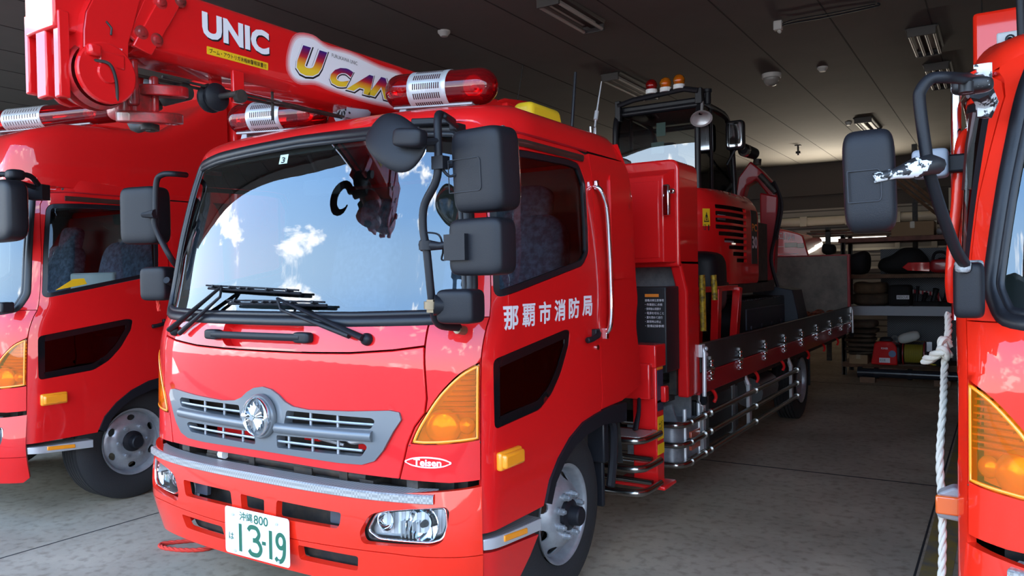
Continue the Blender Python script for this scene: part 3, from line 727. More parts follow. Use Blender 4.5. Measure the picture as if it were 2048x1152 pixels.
def lightbar(root, a, b, r=.085, sl=(.27, .62)):
    """red rotating-lamp bar between two end points (dome axis)"""
    A = Vector(a); B = Vector(b); ax = (B-A).normalized(); L = (B-A).length; up = Vector((0, 0, 1)); up = (up-ax*up.dot(ax)).normalized(); sd = ax.cross(up)
    mb = MB(); mb.lathe([(r*1.0*(1-math.cos(t)), r*math.sin(t)) for t in np.linspace(.05, PI/2, 8)]+[(L-r*(1-math.cos(t)), r*math.sin(t)) for t in np.linspace(PI/2, .05, 8)], A, ax, 36)
    lb = mb.build('light_bar', REDLENS, root, smooth=60); pt(lb, 'red warning light bar')
    s0, s1 = L*sl[0], L*sl[1]
    mb = MB(); n = 40; vs = []; uv = []
    for h, rr in ((s0, r*1.02), (s0+.004, r*1.045), (s0+.025, r*1.045), (s0+.027, r*1.035), (s1-.027, r*1.035), (s1-.025, r*1.045), (s1-.004, r*1.045), (s1, r*1.02)):
        for k in range(n): t = 2*PI*k/n; vs.append(A+ax*h+(up*math.cos(t)+sd*math.sin(t))*rr)
    mb.add(vs, [(i*n+k, i*n+(k+1) % n, (i+1)*n+(k+1) % n, (i+1)*n+k) for i in range(7) for k in range(n)])
    mb.build('speaker_sleeve', ALU, lb, smooth=30)
    # slots of the speaker grille, in rows along the sleeve
    mb = MB(); rs = r*1.045
    for row in range(12):
        t0 = 2*PI*row/12; dt = .32
        for q in range(13):
            h = s0+.036+(s1-s0-.072)*q/12
            P = [A+ax*(h+i*.0032)+(up*math.cos(t0+j*dt*.5)+sd*math.sin(t0+j*dt*.5))*rs for j in (-1, 0, 1) for i in (-1, 1)]
            mb.add(P, [(0, 1, 3, 2), (2, 3, 5, 4)])
    mb.build('speaker_slots', mat('slot_dark', (.05, .012, .014), rough=.7), lb, smooth=0)
    mb = MB(); Rb = Matrix((ax, sd, up)).transposed()
    mb.box(A+ax*(L*.46)-up*(r*.98), (L*.72, .075, .012), rot=Rb); mb.box(A+ax*(L*.46)-up*(r*1.0)-sd*.0375, (L*.72, .006, .03), rot=Rb)
    for q in (.18, .74): mb.box(A+ax*(L*q)-up*(r*1.0+.022), (.05, .07, .045), rot=Rb, taper=(.7, .8)); mb.cyl(A+ax*(L*q)-up*(r*1.0+.045)-sd*.03, A+ax*(L*q)-up*(r+.005)-sd*.03, .012, 8)
    mb.build('bar_bracket', mat('bracket_grey', (.34, .32, .33), rough=.45, metal=.3), lb, bevel=.003)
    for q, dr in ((.80, 1), (.13, -1)):
        P = A+ax*(L*q); dirn = (-sd*.9*(1 if sd.y > 0 else -1)+ax*.25*dr).normalized(); mb = MB()
        mb.lathe([(.0, .012), (.012, .036), (.03, .052), (.034, .054), (.03, .049)], P-dirn*.02, dirn, 24)
        mb.build('rotating_reflector', mat('red_mirror', (.95, .10, .06), rough=.12, metal=.85), lb, smooth=60)
        mb = MB(); mb.sq(P+dirn*.006, (.016, .016, .02), .9); mb.cyl(P-up*.05, P-up*.065, .045, 18); mb.build('lamp_bulb', LAMPG, lb)
    return lb

def mirror_head(name, parent, c, d, rot=None, e=.32, m=None, face=1, lab=None, panelbox=None):
    mb = MB(); mb.sq(c, d, e, rot=rot, nu=36, nv=24)
    if panelbox is not None: mb.box(*panelbox)
    o = mb.build(name, m or BLK, parent, smooth=60)
    if lab: pt(o, lab)
    R_ = rot or Matrix.Identity(3)
    g = MB(); g.sq(Vector(c)+R_ @ Vector((0, d[1]*.93, 0)), (d[0]*.88, d[1]*.10, d[2]*.9), (.3, .3), rot=R_); g.build(name+'_glass', CHR, parent, smooth=60)
    return o
# ------------------------------------------------------------------ the setting
CEIL = 4.35; BACKY = 20.6; EAVE = .35
def concrete():
    m = bpy.data.materials.new('concrete_floor'); m.use_nodes = True; t = m.node_tree; p = t.nodes['Principled BSDF']
    o = t.nodes.new('ShaderNodeTexCoord')
    n1 = t.nodes.new('ShaderNodeTexNoise'); n1.inputs['Scale'].default_value = .9; n1.inputs['Detail'].default_value = 8; n1.inputs['Roughness'].default_value = .6
    n2 = t.nodes.new('ShaderNodeTexNoise'); n2.inputs['Scale'].default_value = 16; n2.inputs['Detail'].default_value = 5
    for n in (n1, n2): t.links.new(o.outputs['Object'], n.inputs['Vector'])
    r1 = t.nodes.new('ShaderNodeValToRGB'); t.links.new(n1.outputs['Fac'], r1.inputs[0]); e = r1.color_ramp.elements
    e[0].position = .3; e[0].color = (.29, .237, .170, 1); e[1].position = .72; e[1].color = (.50, .415, .30, 1)
    r2 = t.nodes.new('ShaderNodeValToRGB'); t.links.new(n2.outputs['Fac'], r2.inputs[0]); e = r2.color_ramp.elements
    e[0].position = .30; e[0].color = (.62, .60, .58, 1); e[1].position = .5; e[1].color = (1, 1, 1, 1)
    x = t.nodes.new('ShaderNodeMix'); x.data_type = 'RGBA'; x.blend_type = 'MULTIPLY'; x.inputs['Factor'].default_value = .8
    t.links.new(r1.outputs[0], x.inputs['A']); t.links.new(r2.outputs[0], x.inputs['B']); t.links.new(x.outputs['Result'], p.inputs['Base Color'])
    p.inputs['Roughness'].default_value = .78; p.inputs['Specular IOR Level'].default_value = .3
    b = t.nodes.new('ShaderNodeBump'); b.inputs['Strength'].default_value = .15; b.inputs['Distance'].default_value = .01; t.links.new(n2.outputs['Fac'], b.inputs['Height']); t.links.new(b.outputs[0], p.inputs['Normal'])
    return m
CONC = concrete()
JOINT = mat('floor_joint', (.02, .018, .016), rough=.9)
mb = MB()
ys = [-1.6, 6.56, 12.4, BACKY]; xs = [-16, -4.9, -.40, 6.5]
mb.bx((-16, -1.6, -.12), (6.5, BACKY, 0)); fl = struct(mb.build('floor', CONC, smooth=0))
mb = MB()
for y in (6.57, 12.0): mb.bx((-16, y-.010, -.002), (6.5, y+.010, .0015))
for x in (-5.05, -.405): mb.bx((x-.006, -1.6, -.002), (x+.006, BACKY, .0014))
struct(mb.build('trim_1', JOINT, smooth=0))
# worn yellow bay line beside the right-hand truck
mb = MB(); mb.bx((-.385, 2.0, -.001), (-.235, 12, .002)); struct(mb.build('trim_2', mat('worn_yellow_line', (.30, .21, .045), rough=.8, dirt=(.16, .145, .125), vscale=6), smooth=0))
mb = MB(); mb.bx((-60, -70, -.14), (50, -1.6, -.02)); struct(mb.build('ground', mat('asphalt', (.075, .075, .075), rough=.9, var=.3), smooth=0))
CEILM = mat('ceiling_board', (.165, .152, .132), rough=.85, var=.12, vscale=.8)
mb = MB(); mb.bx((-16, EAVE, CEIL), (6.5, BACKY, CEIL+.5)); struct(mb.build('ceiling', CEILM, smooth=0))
mb = MB()
for x in np.arange(-15.2, 6.4, .91): mb.bx((x-.006, EAVE, CEIL-.004), (x+.006, BACKY, CEIL+.01))
struct(mb.build('trim_3', mat('ceiling_joint', (.05, .045, .04), rough=.9), smooth=0))
WALLM = mat('painted_wall', (.32, .30, .27), rough=.8, var=.15, vscale=1.5)
mb = MB(); mb.bx((-16.2, EAVE, 0), (-16, BACKY, CEIL)); struct(mb.build('wall_left', WALLM, smooth=0))
mb = MB(); mb.bx((6.5, EAVE, 0), (6.7, BACKY, CEIL)); struct(mb.build('wall_right', WALLM, smooth=0))
mb = MB(); mb.bx((-16, BACKY, 3.55), (6.5, BACKY+.3, CEIL)); mb.bx((-16, BACKY+.10, 0), (6.5, BACKY+.3, 3.56)); struct(mb.build('wall_back', mat('dark_beam', (.045, .035, .03), rough=.8), smooth=0))
# rolling shutters along the back wall
SHUT = pattern('shutter_slats', (.05, .042, .034), (.20, .175, .145), 'Z', 2.2, rough=.6, width=.12, bump=.8)
xs = [-16, -9.2, -4.9, -1.15, 2.6, 6.5]
for i in range(5):
    d = bpy.data.objects.new('door_%d' % (i+1), None)
    mb = MB(); mb.bx((xs[i]+.12, BACKY-.02, 0), (xs[i+1]-.12, BACKY+.08, 3.2)); o = struct(mb.build('door_%d' % (i+1), SHUT, smooth=0))
    bpy.data.objects.remove(d)
POST = mat('cream_steel', (.36, .32, .25), rough=.55)
mb = MB()
for x in (xs[1], xs[2], xs[3]-.18, xs[3]+.18, xs[4]): mb.bx((x-.06, BACKY-.14, 0), (x+.06, BACKY-.01, 3.5))
for x in np.arange(-8.4, -1.4, 1.05): mb.bx((x-.05, BACKY-.16, 0), (x+.05, BACKY-.06, 2.62)); mb.bx((x-.08, BACKY-.30, 2.76), (x+.08, BACKY-.2, 3.0))
struct(mb.build('trim_4', POST, smooth=0))
mb = MB()
for z in (.9, 1.7, 2.15, 2.64): mb.bx((-16, BACKY-.10, z-.03), (6.5, BACKY-.03, z+.03))
struct(mb.build('trim_5', POST, smooth=0))
mb = MB(); mb.cyl((-16, BACKY-.16, 2.88), (6.5, BACKY-.16, 2.88), .11, 16); struct(mb.build('trim_6', mat('duct_cream', (.42, .37, .29), rough=.5)))
mb = MB(); mb.bx((-16, EAVE-.25, CEIL-.05), (6.5, EAVE, CEIL+.9)); struct(mb.build('trim_7', WALLM, smooth=0))

# lit fluorescent tubes far back (some unseen, added to brighten the rear ceiling)
def tube_light(x, y, z, L=1.2, power=30, lit=True, ax='x'):
    a = (x-L/2, y, z) if ax == 'x' else (x, y-L/2, z); b = (x+L/2, y, z) if ax == 'x' else (x, y+L/2, z)
    return a, b
TUBEON = mat('lit_tube', (1, .95, .85), emit=(1, .93, .80), estr=3.5)
TUBEOFF = mat('unlit_tube', (.50, .46, .40), rough=.4)
LAMPB = mat('lamp_housing', (.07, .06, .052), rough=.6)

# ------------------------------------------------------------------ the crane truck in the middle
TR = thing('crane_truck', 'red crane truck in the middle with folded boom over its cab and plate 13-19', 'fire truck', (-2.93, 2.42, 0))
ORG = np.array([-2.93, 2.42, 0.])
R = make_cab(TR, RED, ORG)
BUMP = make_bumper(TR, REDB)
wheel(TR, (1.06, .98, .43), 1, 'hub'); wheel(TR, (-1.06, .98, .43), -1, 'hub')
# ---- writing and small fittings on the cab
dr = R['door', 1]
def door_map(a, b): return cmap(.0025)(SY(a, b, 1), b)
for i, ch in enumerate('那覇市消防局'):
    a0 = .352+i*.1445; z0 = 1.392+i*.0045
    lettering('door_lettering', ch, (a0, z0, a0+.112, z0+.104), door_map, WLET, dr, bold=.030 if ch != '覇' else .016)
cr = R['corner', 1]
def corner_map(off): return lambda a, b: cmap(off)(a, b)
el = [(.914+.098*math.cos(t)*(1 if abs(math.cos(t)) < .93 else 1.06), .856+.0235*math.sin(t)) for t in np.linspace(0, 2*PI, 33)[:-1]]
el2 = [(.914+(s-.914)*.92, .856+(z-.856)*.74) for s, z in el]
st = panel('maker_sticker', el, WLET, cr, thick=.002, off=.003, bevel=0)
panel('sticker_field', el2, RED, st, thick=.002, off=.0045, bevel=0)
lettering('sticker_lettering', 'Teisen', (.852, .841, .976, .871), corner_map(.0060), WLET, st, bold=.03)
# number plate
mb = MB(); PY = -.056; px0, px1, pz0, pz1 = -.228, .212, .340, .560
pl = rnd([(px0, pz0), (px1, pz0), (px1, pz1), (px0, pz1)], .018)
px_off = .028
mb.prism(pl, lambda a, b, d: Vector((a+px_off, PY-d, b)), .004)
PLATE = mb.build('number_plate', WHITE, TR, bevel=.0015); pt(PLATE, 'white number plate 13-19')
pm = lambda a, b: Vector((a+px_off, PY-.0055, b+.102))
lettering('plate_lettering', '沖縄', (-.122, .405, -.030, .446), pm, GLET, PLATE, bold=.012)
lettering('plate_lettering', '800', (-.022, .402, .075, .444), pm, GLET, PLATE, bold=.012)
lettering('plate_lettering', 'は', (-.200, .305, -.165, .338), pm, GLET, PLATE, bold=.01)
def stroke(paths, wd, name='plate_lettering'):
    mb = MB()
    for ip, P in enumerate(paths):
        vs = []; n = len(P); dv = Vector((0, -.0005*ip, 0))
        for i in range(n):
            a = Vector(P[max(i-1, 0)]); b = Vector(P[min(i+1, n-1)]); t = (b-a).normalized(); q = Vector((-t.y, t.x))*wd/2
            c = Vector(P[i]); vs += [pm(*(c+q))+dv, pm(*(c-q))+dv]
        mb.add(vs, [(2*i, 2*i+1, 2*i+3, 2*i+2) for i in range(n-1)])
    mb.uv = False; return mb.build(name, GLET, PLATE, smooth=0)
D3 = lambda x, w_, h: crom([(x, .36+.0), (x+w_*.25, .383), (x+w_*.75, .378), (x+w_*.92, .350), (x+w_*.65, .325), (x+w_*.45, .323)], 5)
stroke([[(-.118, .388), (-.118, .258)]], .021)
stroke([crom([(-.062, .366), (-.045, .383), (-.005, .382), (.012, .356), (-.006, .330), (-.030, .325)], 6), crom([(-.030, .325), (.004, .322), (.024, .292), (.005, .262), (-.038, .260), (-.058, .276)], 6)], .021)
stroke([[(.032, .322), (.058, .322)]], .017)
stroke([[(.090, .388), (.090, .258)]], .021)
stroke([[(.157+.025*math.cos(t), .350+.030*math.sin(t)) for t in np.linspace(0, 2*PI, 25)], crom([(.182, .352), (.181, .315), (.176, .284), (.160, .262), (.138, .259), (.122, .272)], 6)], .020)
mb = MB()
for a, b in ((-.165, .425), (.135, .425), (-.155, .256), (.145, .256)): mb.cyl(pm(a, b), pm(a, b)-Vector((0, .006, 0)), .007, 12)
split_build('plate_bolt', mb, ALU, PLATE)
# inspection sticker and mirror hooks on the windscreen
stk = panel('inspection_sticker', [(-.126, 2.205), (-.066, 2.205), (-.066, 2.252), (-.126, 2.252)], mat('sticker_pale', (.55, .72, .62), rough=.5), R['wind'], thick=.001, off=-.002, bevel=0)
lettering('sticker_figure', '3', (-.108, 2.208, -.082, 2.238), corner_map(.0008), BLET, stk, bold=.02)
rb_ = panel('round_badge', [(.945+.028*math.cos(t), 2.215+.042*math.sin(t)) for t in np.linspace(0, 2*PI, 21)[:-1]], RED, R['wind'], thick=.001, off=-.002, bevel=0)
panel('badge_centre', [(.945+.016*math.cos(t), 2.215+.024*math.sin(t)) for t in np.linspace(0, 2*PI, 17)[:-1]], WLET, rb_, thick=.001, off=-.0008, bevel=0)
mb = MB(); c_ = cmap(-.16)(0.05, 2.13); mb.sq(c_, (.13, .02, .042), .3, rot=Matrix.Rotation(.1, 3, 'X')); mb.cyl(c_, cmap(-.03)(.05, 2.25), .010, 8); mb.build('inner_mirror', DTRIM, TR)
# wipers
def wiper(piv, elb, b0, b1, link):
    mb = MB(); A = cmap(.035)(*piv); B = cmap(.055)(*elb)
    mb.lathe([(0, .028), (.015, .026), (.026, .017), (.03, 0)], cmap(.004)(*piv), SN(*piv), 18)
    mb.tube([A, A+(B-A)*.35, B], [.021, .016, .009], 8, sq=(1, .7))
    A2 = cmap(.03)(*link); mb.tube([A2, cmap(.04)(elb[0]+.02*(1 if link[0] < piv[0] else -1), elb[1]-.05), B], [.014, .007, .006], 8)
    o = mb.build('wiper', BLK, TR, smooth=50)
    mb = MB(); n = 14
    for dz, rr, of in ((0, .0075, .03), (.012, .005, .045)):
        mb.tube([cmap(of+.008*math.sin(PI*i/(n-1)))(b0[0]+(b1[0]-b0[0])*i/(n-1), b0[1]+(b1[1]-b0[1])*i/(n-1)+dz) for i in range(n)], rr, 6)
    for t in (.1, .3, .42, .5, .7, .9):
        s_, z_ = b0[0]+(b1[0]-b0[0])*t, b0[1]+(b1[1]-b0[1])*t+.005; mb.tube([cmap(.015)(s_, z_), cmap(.058)(s_, z_+.004)], .008, 6)
    mb.build('wiper_blade', BLK, o)
wiper((-.766, 1.366), (-.335, 1.588), (-.481, 1.584), (.205, 1.555), (-.66, 1.354))
wiper((.618, 1.362), (.085, 1.527), (-.287, 1.507), (.376, 1.500), (.54, 1.372))
# grab rail and roof fittings
mb = MB(); pts = crom([(1.12, 1.262, 2.09), (1.15, 1.262, 2.075), (1.165, 1.285, 2.03), (1.17, 1.31, 1.96), (1.17, 1.335, 1.75), (1.17, 1.345, 1.55), (1.17, 1.345, 1.42), (1.16, 1.345, 1.345), (1.14, 1.350, 1.318)], 6)
mb.tube(pts, .014, 10); pt(mb.build('grab_rail', CHR, TR, smooth=60), 'polished grab rail behind the door')
mb = MB(); mb.box((1.135, 1.264, 2.095), (.02, .03, .05)); mb.box((1.135, 1.352, 1.31), (.02, .03, .06)); mb.build('grab_rail_feet', CHR, TR, bevel=.004)
lightbar(TR, (.36, .52, 2.542), (.955, .60, 2.512)); lightbar(TR, (-.80, .50, 2.548), (-.135, .585, 2.522))
mb = MB(); mb.sq((.02, .60, 2.52), (.065, .06, .06), .9); mb.lathe([(-.07, .055), (-.08, .075), (-.06, .07), (0, .06), (.06, .05), (.09, .03)], (.03, .62, 2.52), (.3, 1, 0), 24)
o = mb.build('siren_horn', LGREY, TR, smooth=40)
mb = MB()
for k in range(10): a = 2*PI*k/10; q = Vector((.03, .545, 2.52)); mb.tube([q+Vector((math.cos(a)*.02, 0, math.sin(a)*.02)), q+Vector((math.cos(a)*.06, 0, math.sin(a)*.06))], .005, 5)
mb.build('siren_fins', BLK, o)
# yellow box and aerials on the roof
P0 = onX(1030, 240, -2.05)-ORG; P1 = onX(1110, 258, -2.05)-ORG
mb = MB(); mb.box((.83, 1.185, 2.475), (.14, .35, .115), taper=(.8, .90)); pt(mb.build('roof_marker_box', YEL, TR, bevel=.03, seg=4), 'yellow box on the roof edge')
a0 = onX(1143, 265, -2.12)-ORG; a1 = onX(1151, 145, -2.12)-ORG
mb = MB(); mb.tube([a0-np.array([0, 0, .05]), a0, a1], [.014, .011, .009], 8); mb.build('whip_aerial', RUB, TR)
mb = MB(); mb.lathe([(-.03, .02), (.004, .02), (.008, .012)], a0, (0, 0, 1), 12); mb.build('aerial_base', WHITE, TR)
b0 = onX(1186, 272, -2.15)-ORG; b1 = onX(1203, 163, -2.15)-ORG; bm_ = b0+(b1-b0)*.35
mb = MB(); mb.tube([b0-np.array([0, 0, .04]), bm_, b1], [.006, .006, .003], 6); mb.tube([bm_-(b1-b0)*.06, bm_+(b1-b0)*.10], .013, 8)
mb.tube([b0+np.array([.0, -.03, -.03]), b0+np.array([0, -.035, .05]), b0+np.array([0, .03, .06]), b0+np.array([0, .03, -.03])], .007, 6); mb.box(b0-np.array([0, 0, .03]), (.05, .09, .04))
mb.build('folding_aerial', ALU, TR)
# mirrors on the near side: hoop, two-armed
ML = lambda u, v, y: onY(u, v, 2.42+y)-ORG
hp = crom([ML(905, 243, .20), ML(885, 231, .06), ML(876, 234, 0), ML(876, 284, -.02), ML(876.5, 330, -.03), ML(871, 365, -.03), ML(849, 410, -.03), ML(846, 455, -.03), ML(854, 507, -.03), ML(862, 587, -.02), ML(868, 628, .0), ML(881, 650, .05), ML(918, 655, .16)], 6)
mb = MB(); mb.tube(hp, .0165, 12); ARM = mb.build('mirror_hoop', BLK, TR, smooth=60); pt(ARM, 'black tube hoop carrying the nearside mirrors')
mb = MB(); mb.box(ML(862, 244, .30), (.17, .05, .03), rot=.45); mb.tube([ML(888, 232, .03), ML(912, 252, .22), ML(918, 262, .30)], .012, 8); mb.box(ML(915, 255, .26), (.05, .06, .03))
mb.build('hoop_top_bracket', BLK, ARM, bevel=.006)
mb = MB(); mb.cyl(ML(863, 603, -.05), ML(863, 618, -.05), .030, 12); mb.box(ML(866, 612, -.045), (.032, .04, .05)); mb.cyl(ML(853, 607, -.06), ML(874, 608, -.05), .010, 8); mb.cyl(ML(914, 658, .15), ML(928, 661, .2), .02, 10)
split_build('hoop_clamp', mb, mat('zinc_clamp', (.22, .17, .11), rough=.4, metal=.7), ARM)
def tilt(rx=0, ry=0, rz=0): return Matrix.Rotation(rz, 3, 'Z') @ Matrix.Rotation(ry, 3, 'Y') @ Matrix.Rotation(rx, 3, 'X')
def mc(u0, v0, u1, v1, y): a = ML(u0, v0, y); b = ML(u1, v1, y); return (a+b)/2, abs(b[0]-a[0])/2, abs(a[2]-b[2])/2
c, hx, hz = mc(917, 265, 1029, 420, .04); Rm = tilt(rz=-.10, rx=.05)
o = mirror_head('main_mirror', ARM, c, (hx*.98, .075, hz), Rm, (.28, .36))
ring = [Vector(c)+Rm @ Vector((x*hx, -.0765, z*hz)) for x, z in rnd([(-.98, .28), (.28, .28), (.28, -.50), (-.98, -.50)], [.02, .12, .12, .02])]
mb = MB(); mb.tube(ring, .0022, 5, closed=True); mb.build('mirror_access_line', DTRIM, ARM)
mb = MB(); mb.tube([ML(868, 318, -.02), ML(890, 330, -.01), ML(922, 326, .02)], .015, 8); mb.box(ML(881, 326, -.03), (.055, .045, .05)); mb.tube(crom([ML(886, 340, -.03), ML(898, 352, -.03), ML(912, 350, -.02)], 4), .006, 6)
mb.build('mirror_arm', BLK, ARM)
c, hx, hz = mc(909, 440, 1023, 550, .03); Rm = tilt(rz=-.08)
o = mirror_head('lower_mirror', ARM, c, (hx, .06, hz), Rm, (.30, .30), panelbox=(Vector(c)+Vector((-hx*.60, -.055, 0)), (.105, .04, .10), -.08))
mb = MB(); mb.tube([ML(845, 490, -.03), ML(880, 492, -.03), ML(925, 484, -.01)], [.026, .015, .014], 10); mb.cyl(ML(854, 482, -.03), ML(854, 500, -.03), .032, 12); mb.build('mirror_arm', BLK, ARM)
c, hx, hz = mc(886, 578, 957, 648, .02); o = mirror_head('side_mirror', ARM, c, (hx, .06, hz), tilt(rz=.1), (.35, .30))
mb = MB(); mb.tube([ML(868, 610, -.04), ML(892, 612, -.01)], [.042, .035], 14); mb.build('mirror_arm', BLK, ARM)
# round undermirror, held in front of the windscreen
c, hx, hz = mc(735, 242, 850, 330, -.10); Rr = Matrix.Rotation(.62, 3, 'Y') @ Matrix.Rotation(-.30, 3, 'X')
mb = MB(); mb.sq(c, (.142, .030, .100), (.75, 1.), rot=Rr, nu=40, nv=20); o = mb.build('round_mirror', BLK, ARM, smooth=70)
mb = MB(); mb.sq(np.array(c)+np.array([.105, -.04, .0]), (.070, .032, .036), .45, rot=Matrix.Rotation(.12, 3, 'Y')); mb.tube([ML(845, 285, -.08), ML(876, 283, -.02)], .016, 8); mb.build('round_mirror_mount', BLK, ARM)
mb = MB(); mb.sq(np.array(c)+np.array(Rr @ Vector((0, .03, 0))), (.125, .012, .088), (.7, 1.), rot=Rr, nu=32); mb.build('round_mirror_glass', CHR, ARM)
# wiring loop and little round badge by the mirrors
mb = MB(); mb.tube(crom([ML(850, 465, -.03), ML(878, 470, -.02), ML(886, 500, 0), ML(884, 520, 0), ML(905, 515, .02)], 5), .004, 6); mb.build('mirror_cable', BLK, ARM)
# far-side mirrors
hpl = crom([ML(372, 350, .40), ML(350, 348, .30), ML(326, 349, .27), ML(313, 364, .26), ML(311, 423, .25), ML(309, 446, .25), ML(318, 472, .26), ML(340, 513, .28), ML(352, 530, .34)], 6)
mb = MB(); mb.tube(hpl, .0165, 10); ARL = mb.build('mirror_hoop', BLK, TR, smooth=60)
c, hx, hz = mc(263, 378, 319, 487, .30); mirror_head('main_mirror', ARL, c, (hx*1.05, .07, hz), tilt(rz=.25), (.28, .36))
mb = MB(); mb.tube([ML(285, 430, .22), ML(311, 428, .24)], [.014, .028], 8); mb.build('mirror_arm', BLK, ARL)
c, hx, hz = mc(297, 534, 338, 601, .34); mirror_head('side_mirror', ARL, c, (hx, .06, hz), tilt(rz=.2), .32)
mb = MB(); mb.tube([ML(333, 560, .30), ML(345, 568, .36)], .02, 8); mb.build('mirror_arm', BLK, ARL)

# ---- crane
XS = .13                        # boom side face, local x
BX = lambda u, v: onX(u, v, -2.80)-ORG
mb = MB(); BW = .26; zb_, zt_ = 2.512, 2.802
mb.prism(rnd([(-XS, zb_+.03), (-XS+.05, zb_), (XS-.05, zb_), (XS, zb_+.03), (XS, zt_-.02), (XS-.02, zt_), (-XS+.02, zt_), (-XS, zt_-.02)], .01, 2), lambda a, b, d: Vector((a, -.66+d, b)), 2.9)
BOOM = mb.build('crane_boom', RED, TR, bevel=.006); pt(BOOM, 'red telescopic crane boom lying over the cab')
mb = MB(); mb.bx((-.10, -.95, 2.535), (.10, -.6, 2.78)); mb.build('inner_boom', RED, BOOM, bevel=.008)
# strap plates and bolts at the boom end
mb = MB()
for q in ([(262, 92), (300, 112), (352, 22), (364, -12), (330, -30)], [(255, 70), (292, 98), (330, 10), (336, -20), (300, -30)]):
    P = [BX(*p) for p in q]; x0 = XS+(.014 if q[0][0] == 262 else .006)
    mb.prism([(p[1], p[2]) for p in P], lambda a, b, d: Vector((x0-d, a, b)), .02)
mb.build('boom_end_plate', RED, BOOM, bevel=.004)
for u, v in ((280, 66), (310, 81), (318, 6), (357, 3)):
    p = BX(u, v); mb = MB(); mb.lathe([(-.01, .027), (.010, .027), (.012, .018), (.020, .014), (.022, 0)], (XS+.004, p[1], p[2]), (1, 0, 0), 18); mb.build('boom_bolt', REDW, BOOM, smooth=40)
# boom head with its sheaves
hd = [(163, 108), (163, 60), (168, 25), (182, -4), (205, -18), (286, -30), (266, 50), (255, 88), (254, 165), (247, 184), (230, 196), (210, 198), (190, 190), (172, 172), (163, 150)]
hd3 = [BX(*p) for p in hd]; mb = MB(); poly = [(p[1], p[2]) for p in hd3]
mb.prism(poly, lambda a, b, d: Vector((XS+.012-d, a, b)), .022); mb.prism(poly, lambda a, b, d: Vector((-.10-d, a, b)), .02)
HEAD = mb.build('boom_head', RED, BOOM, bevel=.006); pt(HEAD, 'red boom head with rope sheaves')
front = [p for p in poly if p[0] < BX(225, 0)[1]]
mb = MB(); fp = [BX(163, 108), BX(163, 60), BX(168, 25), BX(182, -4), BX(205, -18), BX(286, -30)]; vs = []
for p in fp: vs += [(XS+.012, p[1]-.002, p[2]), (-.11, p[1]-.002, p[2])]
mb.add(vs, [(2*i, 2*i+1, 2*i+3, 2*i+2) for i in range(5)]); mb.build('head_cover', RED, BOOM, smooth=40)
mb = MB(); sc = BX(208, 148); mb.lathe([(0, .115), (.03, .125), (.035, .09), (.04, .10), (.07, .125), (.10, .115)], (XS-.11, sc[1], sc[2]), (1, 0, 0), 36); mb.lathe([(0, .10), (.05, .10), (.055, .0)], (-.02, sc[1], sc[2]), (1, 0, 0), 30)
mb.build('rope_sheave', REDW, HEAD, smooth=40)
mb = MB(); mb.lathe([(0, .112), (.014, .112), (.018, .106), (.018, .04), (.026, .036), (.026, .0)], (XS+.008, sc[1], sc[2]), (1, 0, 0), 40); mb.build('sheave_cover', RED, HEAD, smooth=30)
mb = MB(); g0 = BX(165, 88); g1 = BX(240, 135); mb.bx((XS+.01, g0[1], BX(165, 112)[2]), (XS+.05, BX(188, 0)[1], g0[2])); mb.bx((XS+.008, BX(188, 110)[1], BX(200, 136)[2]), (XS+.03, BX(240, 0)[1], BX(238, 112)[2]))
mb.build('sheave_guard', RED, HEAD, bevel=.01)
mb = MB(); f0 = BX(120, 190); l0 = BX(136, 205); l1 = BX(150, 100)
mb.bx((-.13, sc[1]-.15, 2.33), (-.10, sc[1]-.05, 2.62)); mb.bx((-.04, sc[1]-.155, 2.30), (.03, sc[1]-.115, 2.55)); mb.bx((.07, sc[1]-.15, 2.29), (.11, sc[1]-.11, 2.60)); mb.build('head_guide', RED, HEAD, bevel=.006)
mb = MB(); mb.tube(crom([(XS+.02, BX(180, 120)[1], BX(180, 122)[2]), (XS+.045, BX(205, 132)[1], BX(205, 132)[2]), (XS+.04, BX(220, 160)[1], BX(220, 165)[2]), (XS+.02, BX(228, 195)[1], BX(228, 205)[2])], 6), .006, 6)
mb.tube([(XS+.014, BX(208, 44)[1], BX(208, 44)[2]), (XS+.02, BX(217, 58)[1], BX(217, 58)[2]), (XS+.02, BX(216, 72)[1], BX(216, 72)[2])], .004, 6); mb.build('limit_cable', DARK, HEAD)
lettering('head_label', '過巻防止装置', (BX(220, 0)[1], BX(238, 102)[2], BX(238, 0)[1], BX(220, 94)[2]), lambda a, b: Vector((XS+.0135, a, b)), WLET, HEAD)
# hook block folded up against the head
mb = MB(); hb = Vector((XS-.20, -.50, 2.30)); P = lambda u, v, x=-.06: Vector(onX(u, v, -2.93+x)-ORG)
c1 = P(300, 236, .02); c2 = P(322, 183, .02)
Rb = tilt(rx=.10, ry=.12)
for c_, r_ in ((c1, .125), (c2, .105)):
    mb.lathe([(-.022, r_*.9), (-.02, r_), (.018, r_), (.022, r_*.9), (.022, .0)], c_, Rb @ Vector((0, 0, 1)), 36); mb.lathe([(-.023, r_*.9), (-.022, 0)], c_, Rb @ Vector((0, 0, 1)), 36)
HB = mb.build('hook_block', REDW, BOOM, smooth=30, bevel=.004); pt(HB, 'red hook block folded under the boom end')
mb = MB(); mb.tube([P(245, 215), P(262, 205), P(272, 150)], [.05, .04, .03], 8); mb.sq(P(248, 212), (.06, .055, .06), .6); mb.box(P(283, 205, .0), (.06, .10, .12), rot=Rb); mb.box(P(308, 190, .03), (.035, .03, .15)); mb.box(P(265, 165, .03), (.05, .03, .18), rot=Rb)
mb.build('hook_block_cheeks', REDW, HB, bevel=.01)
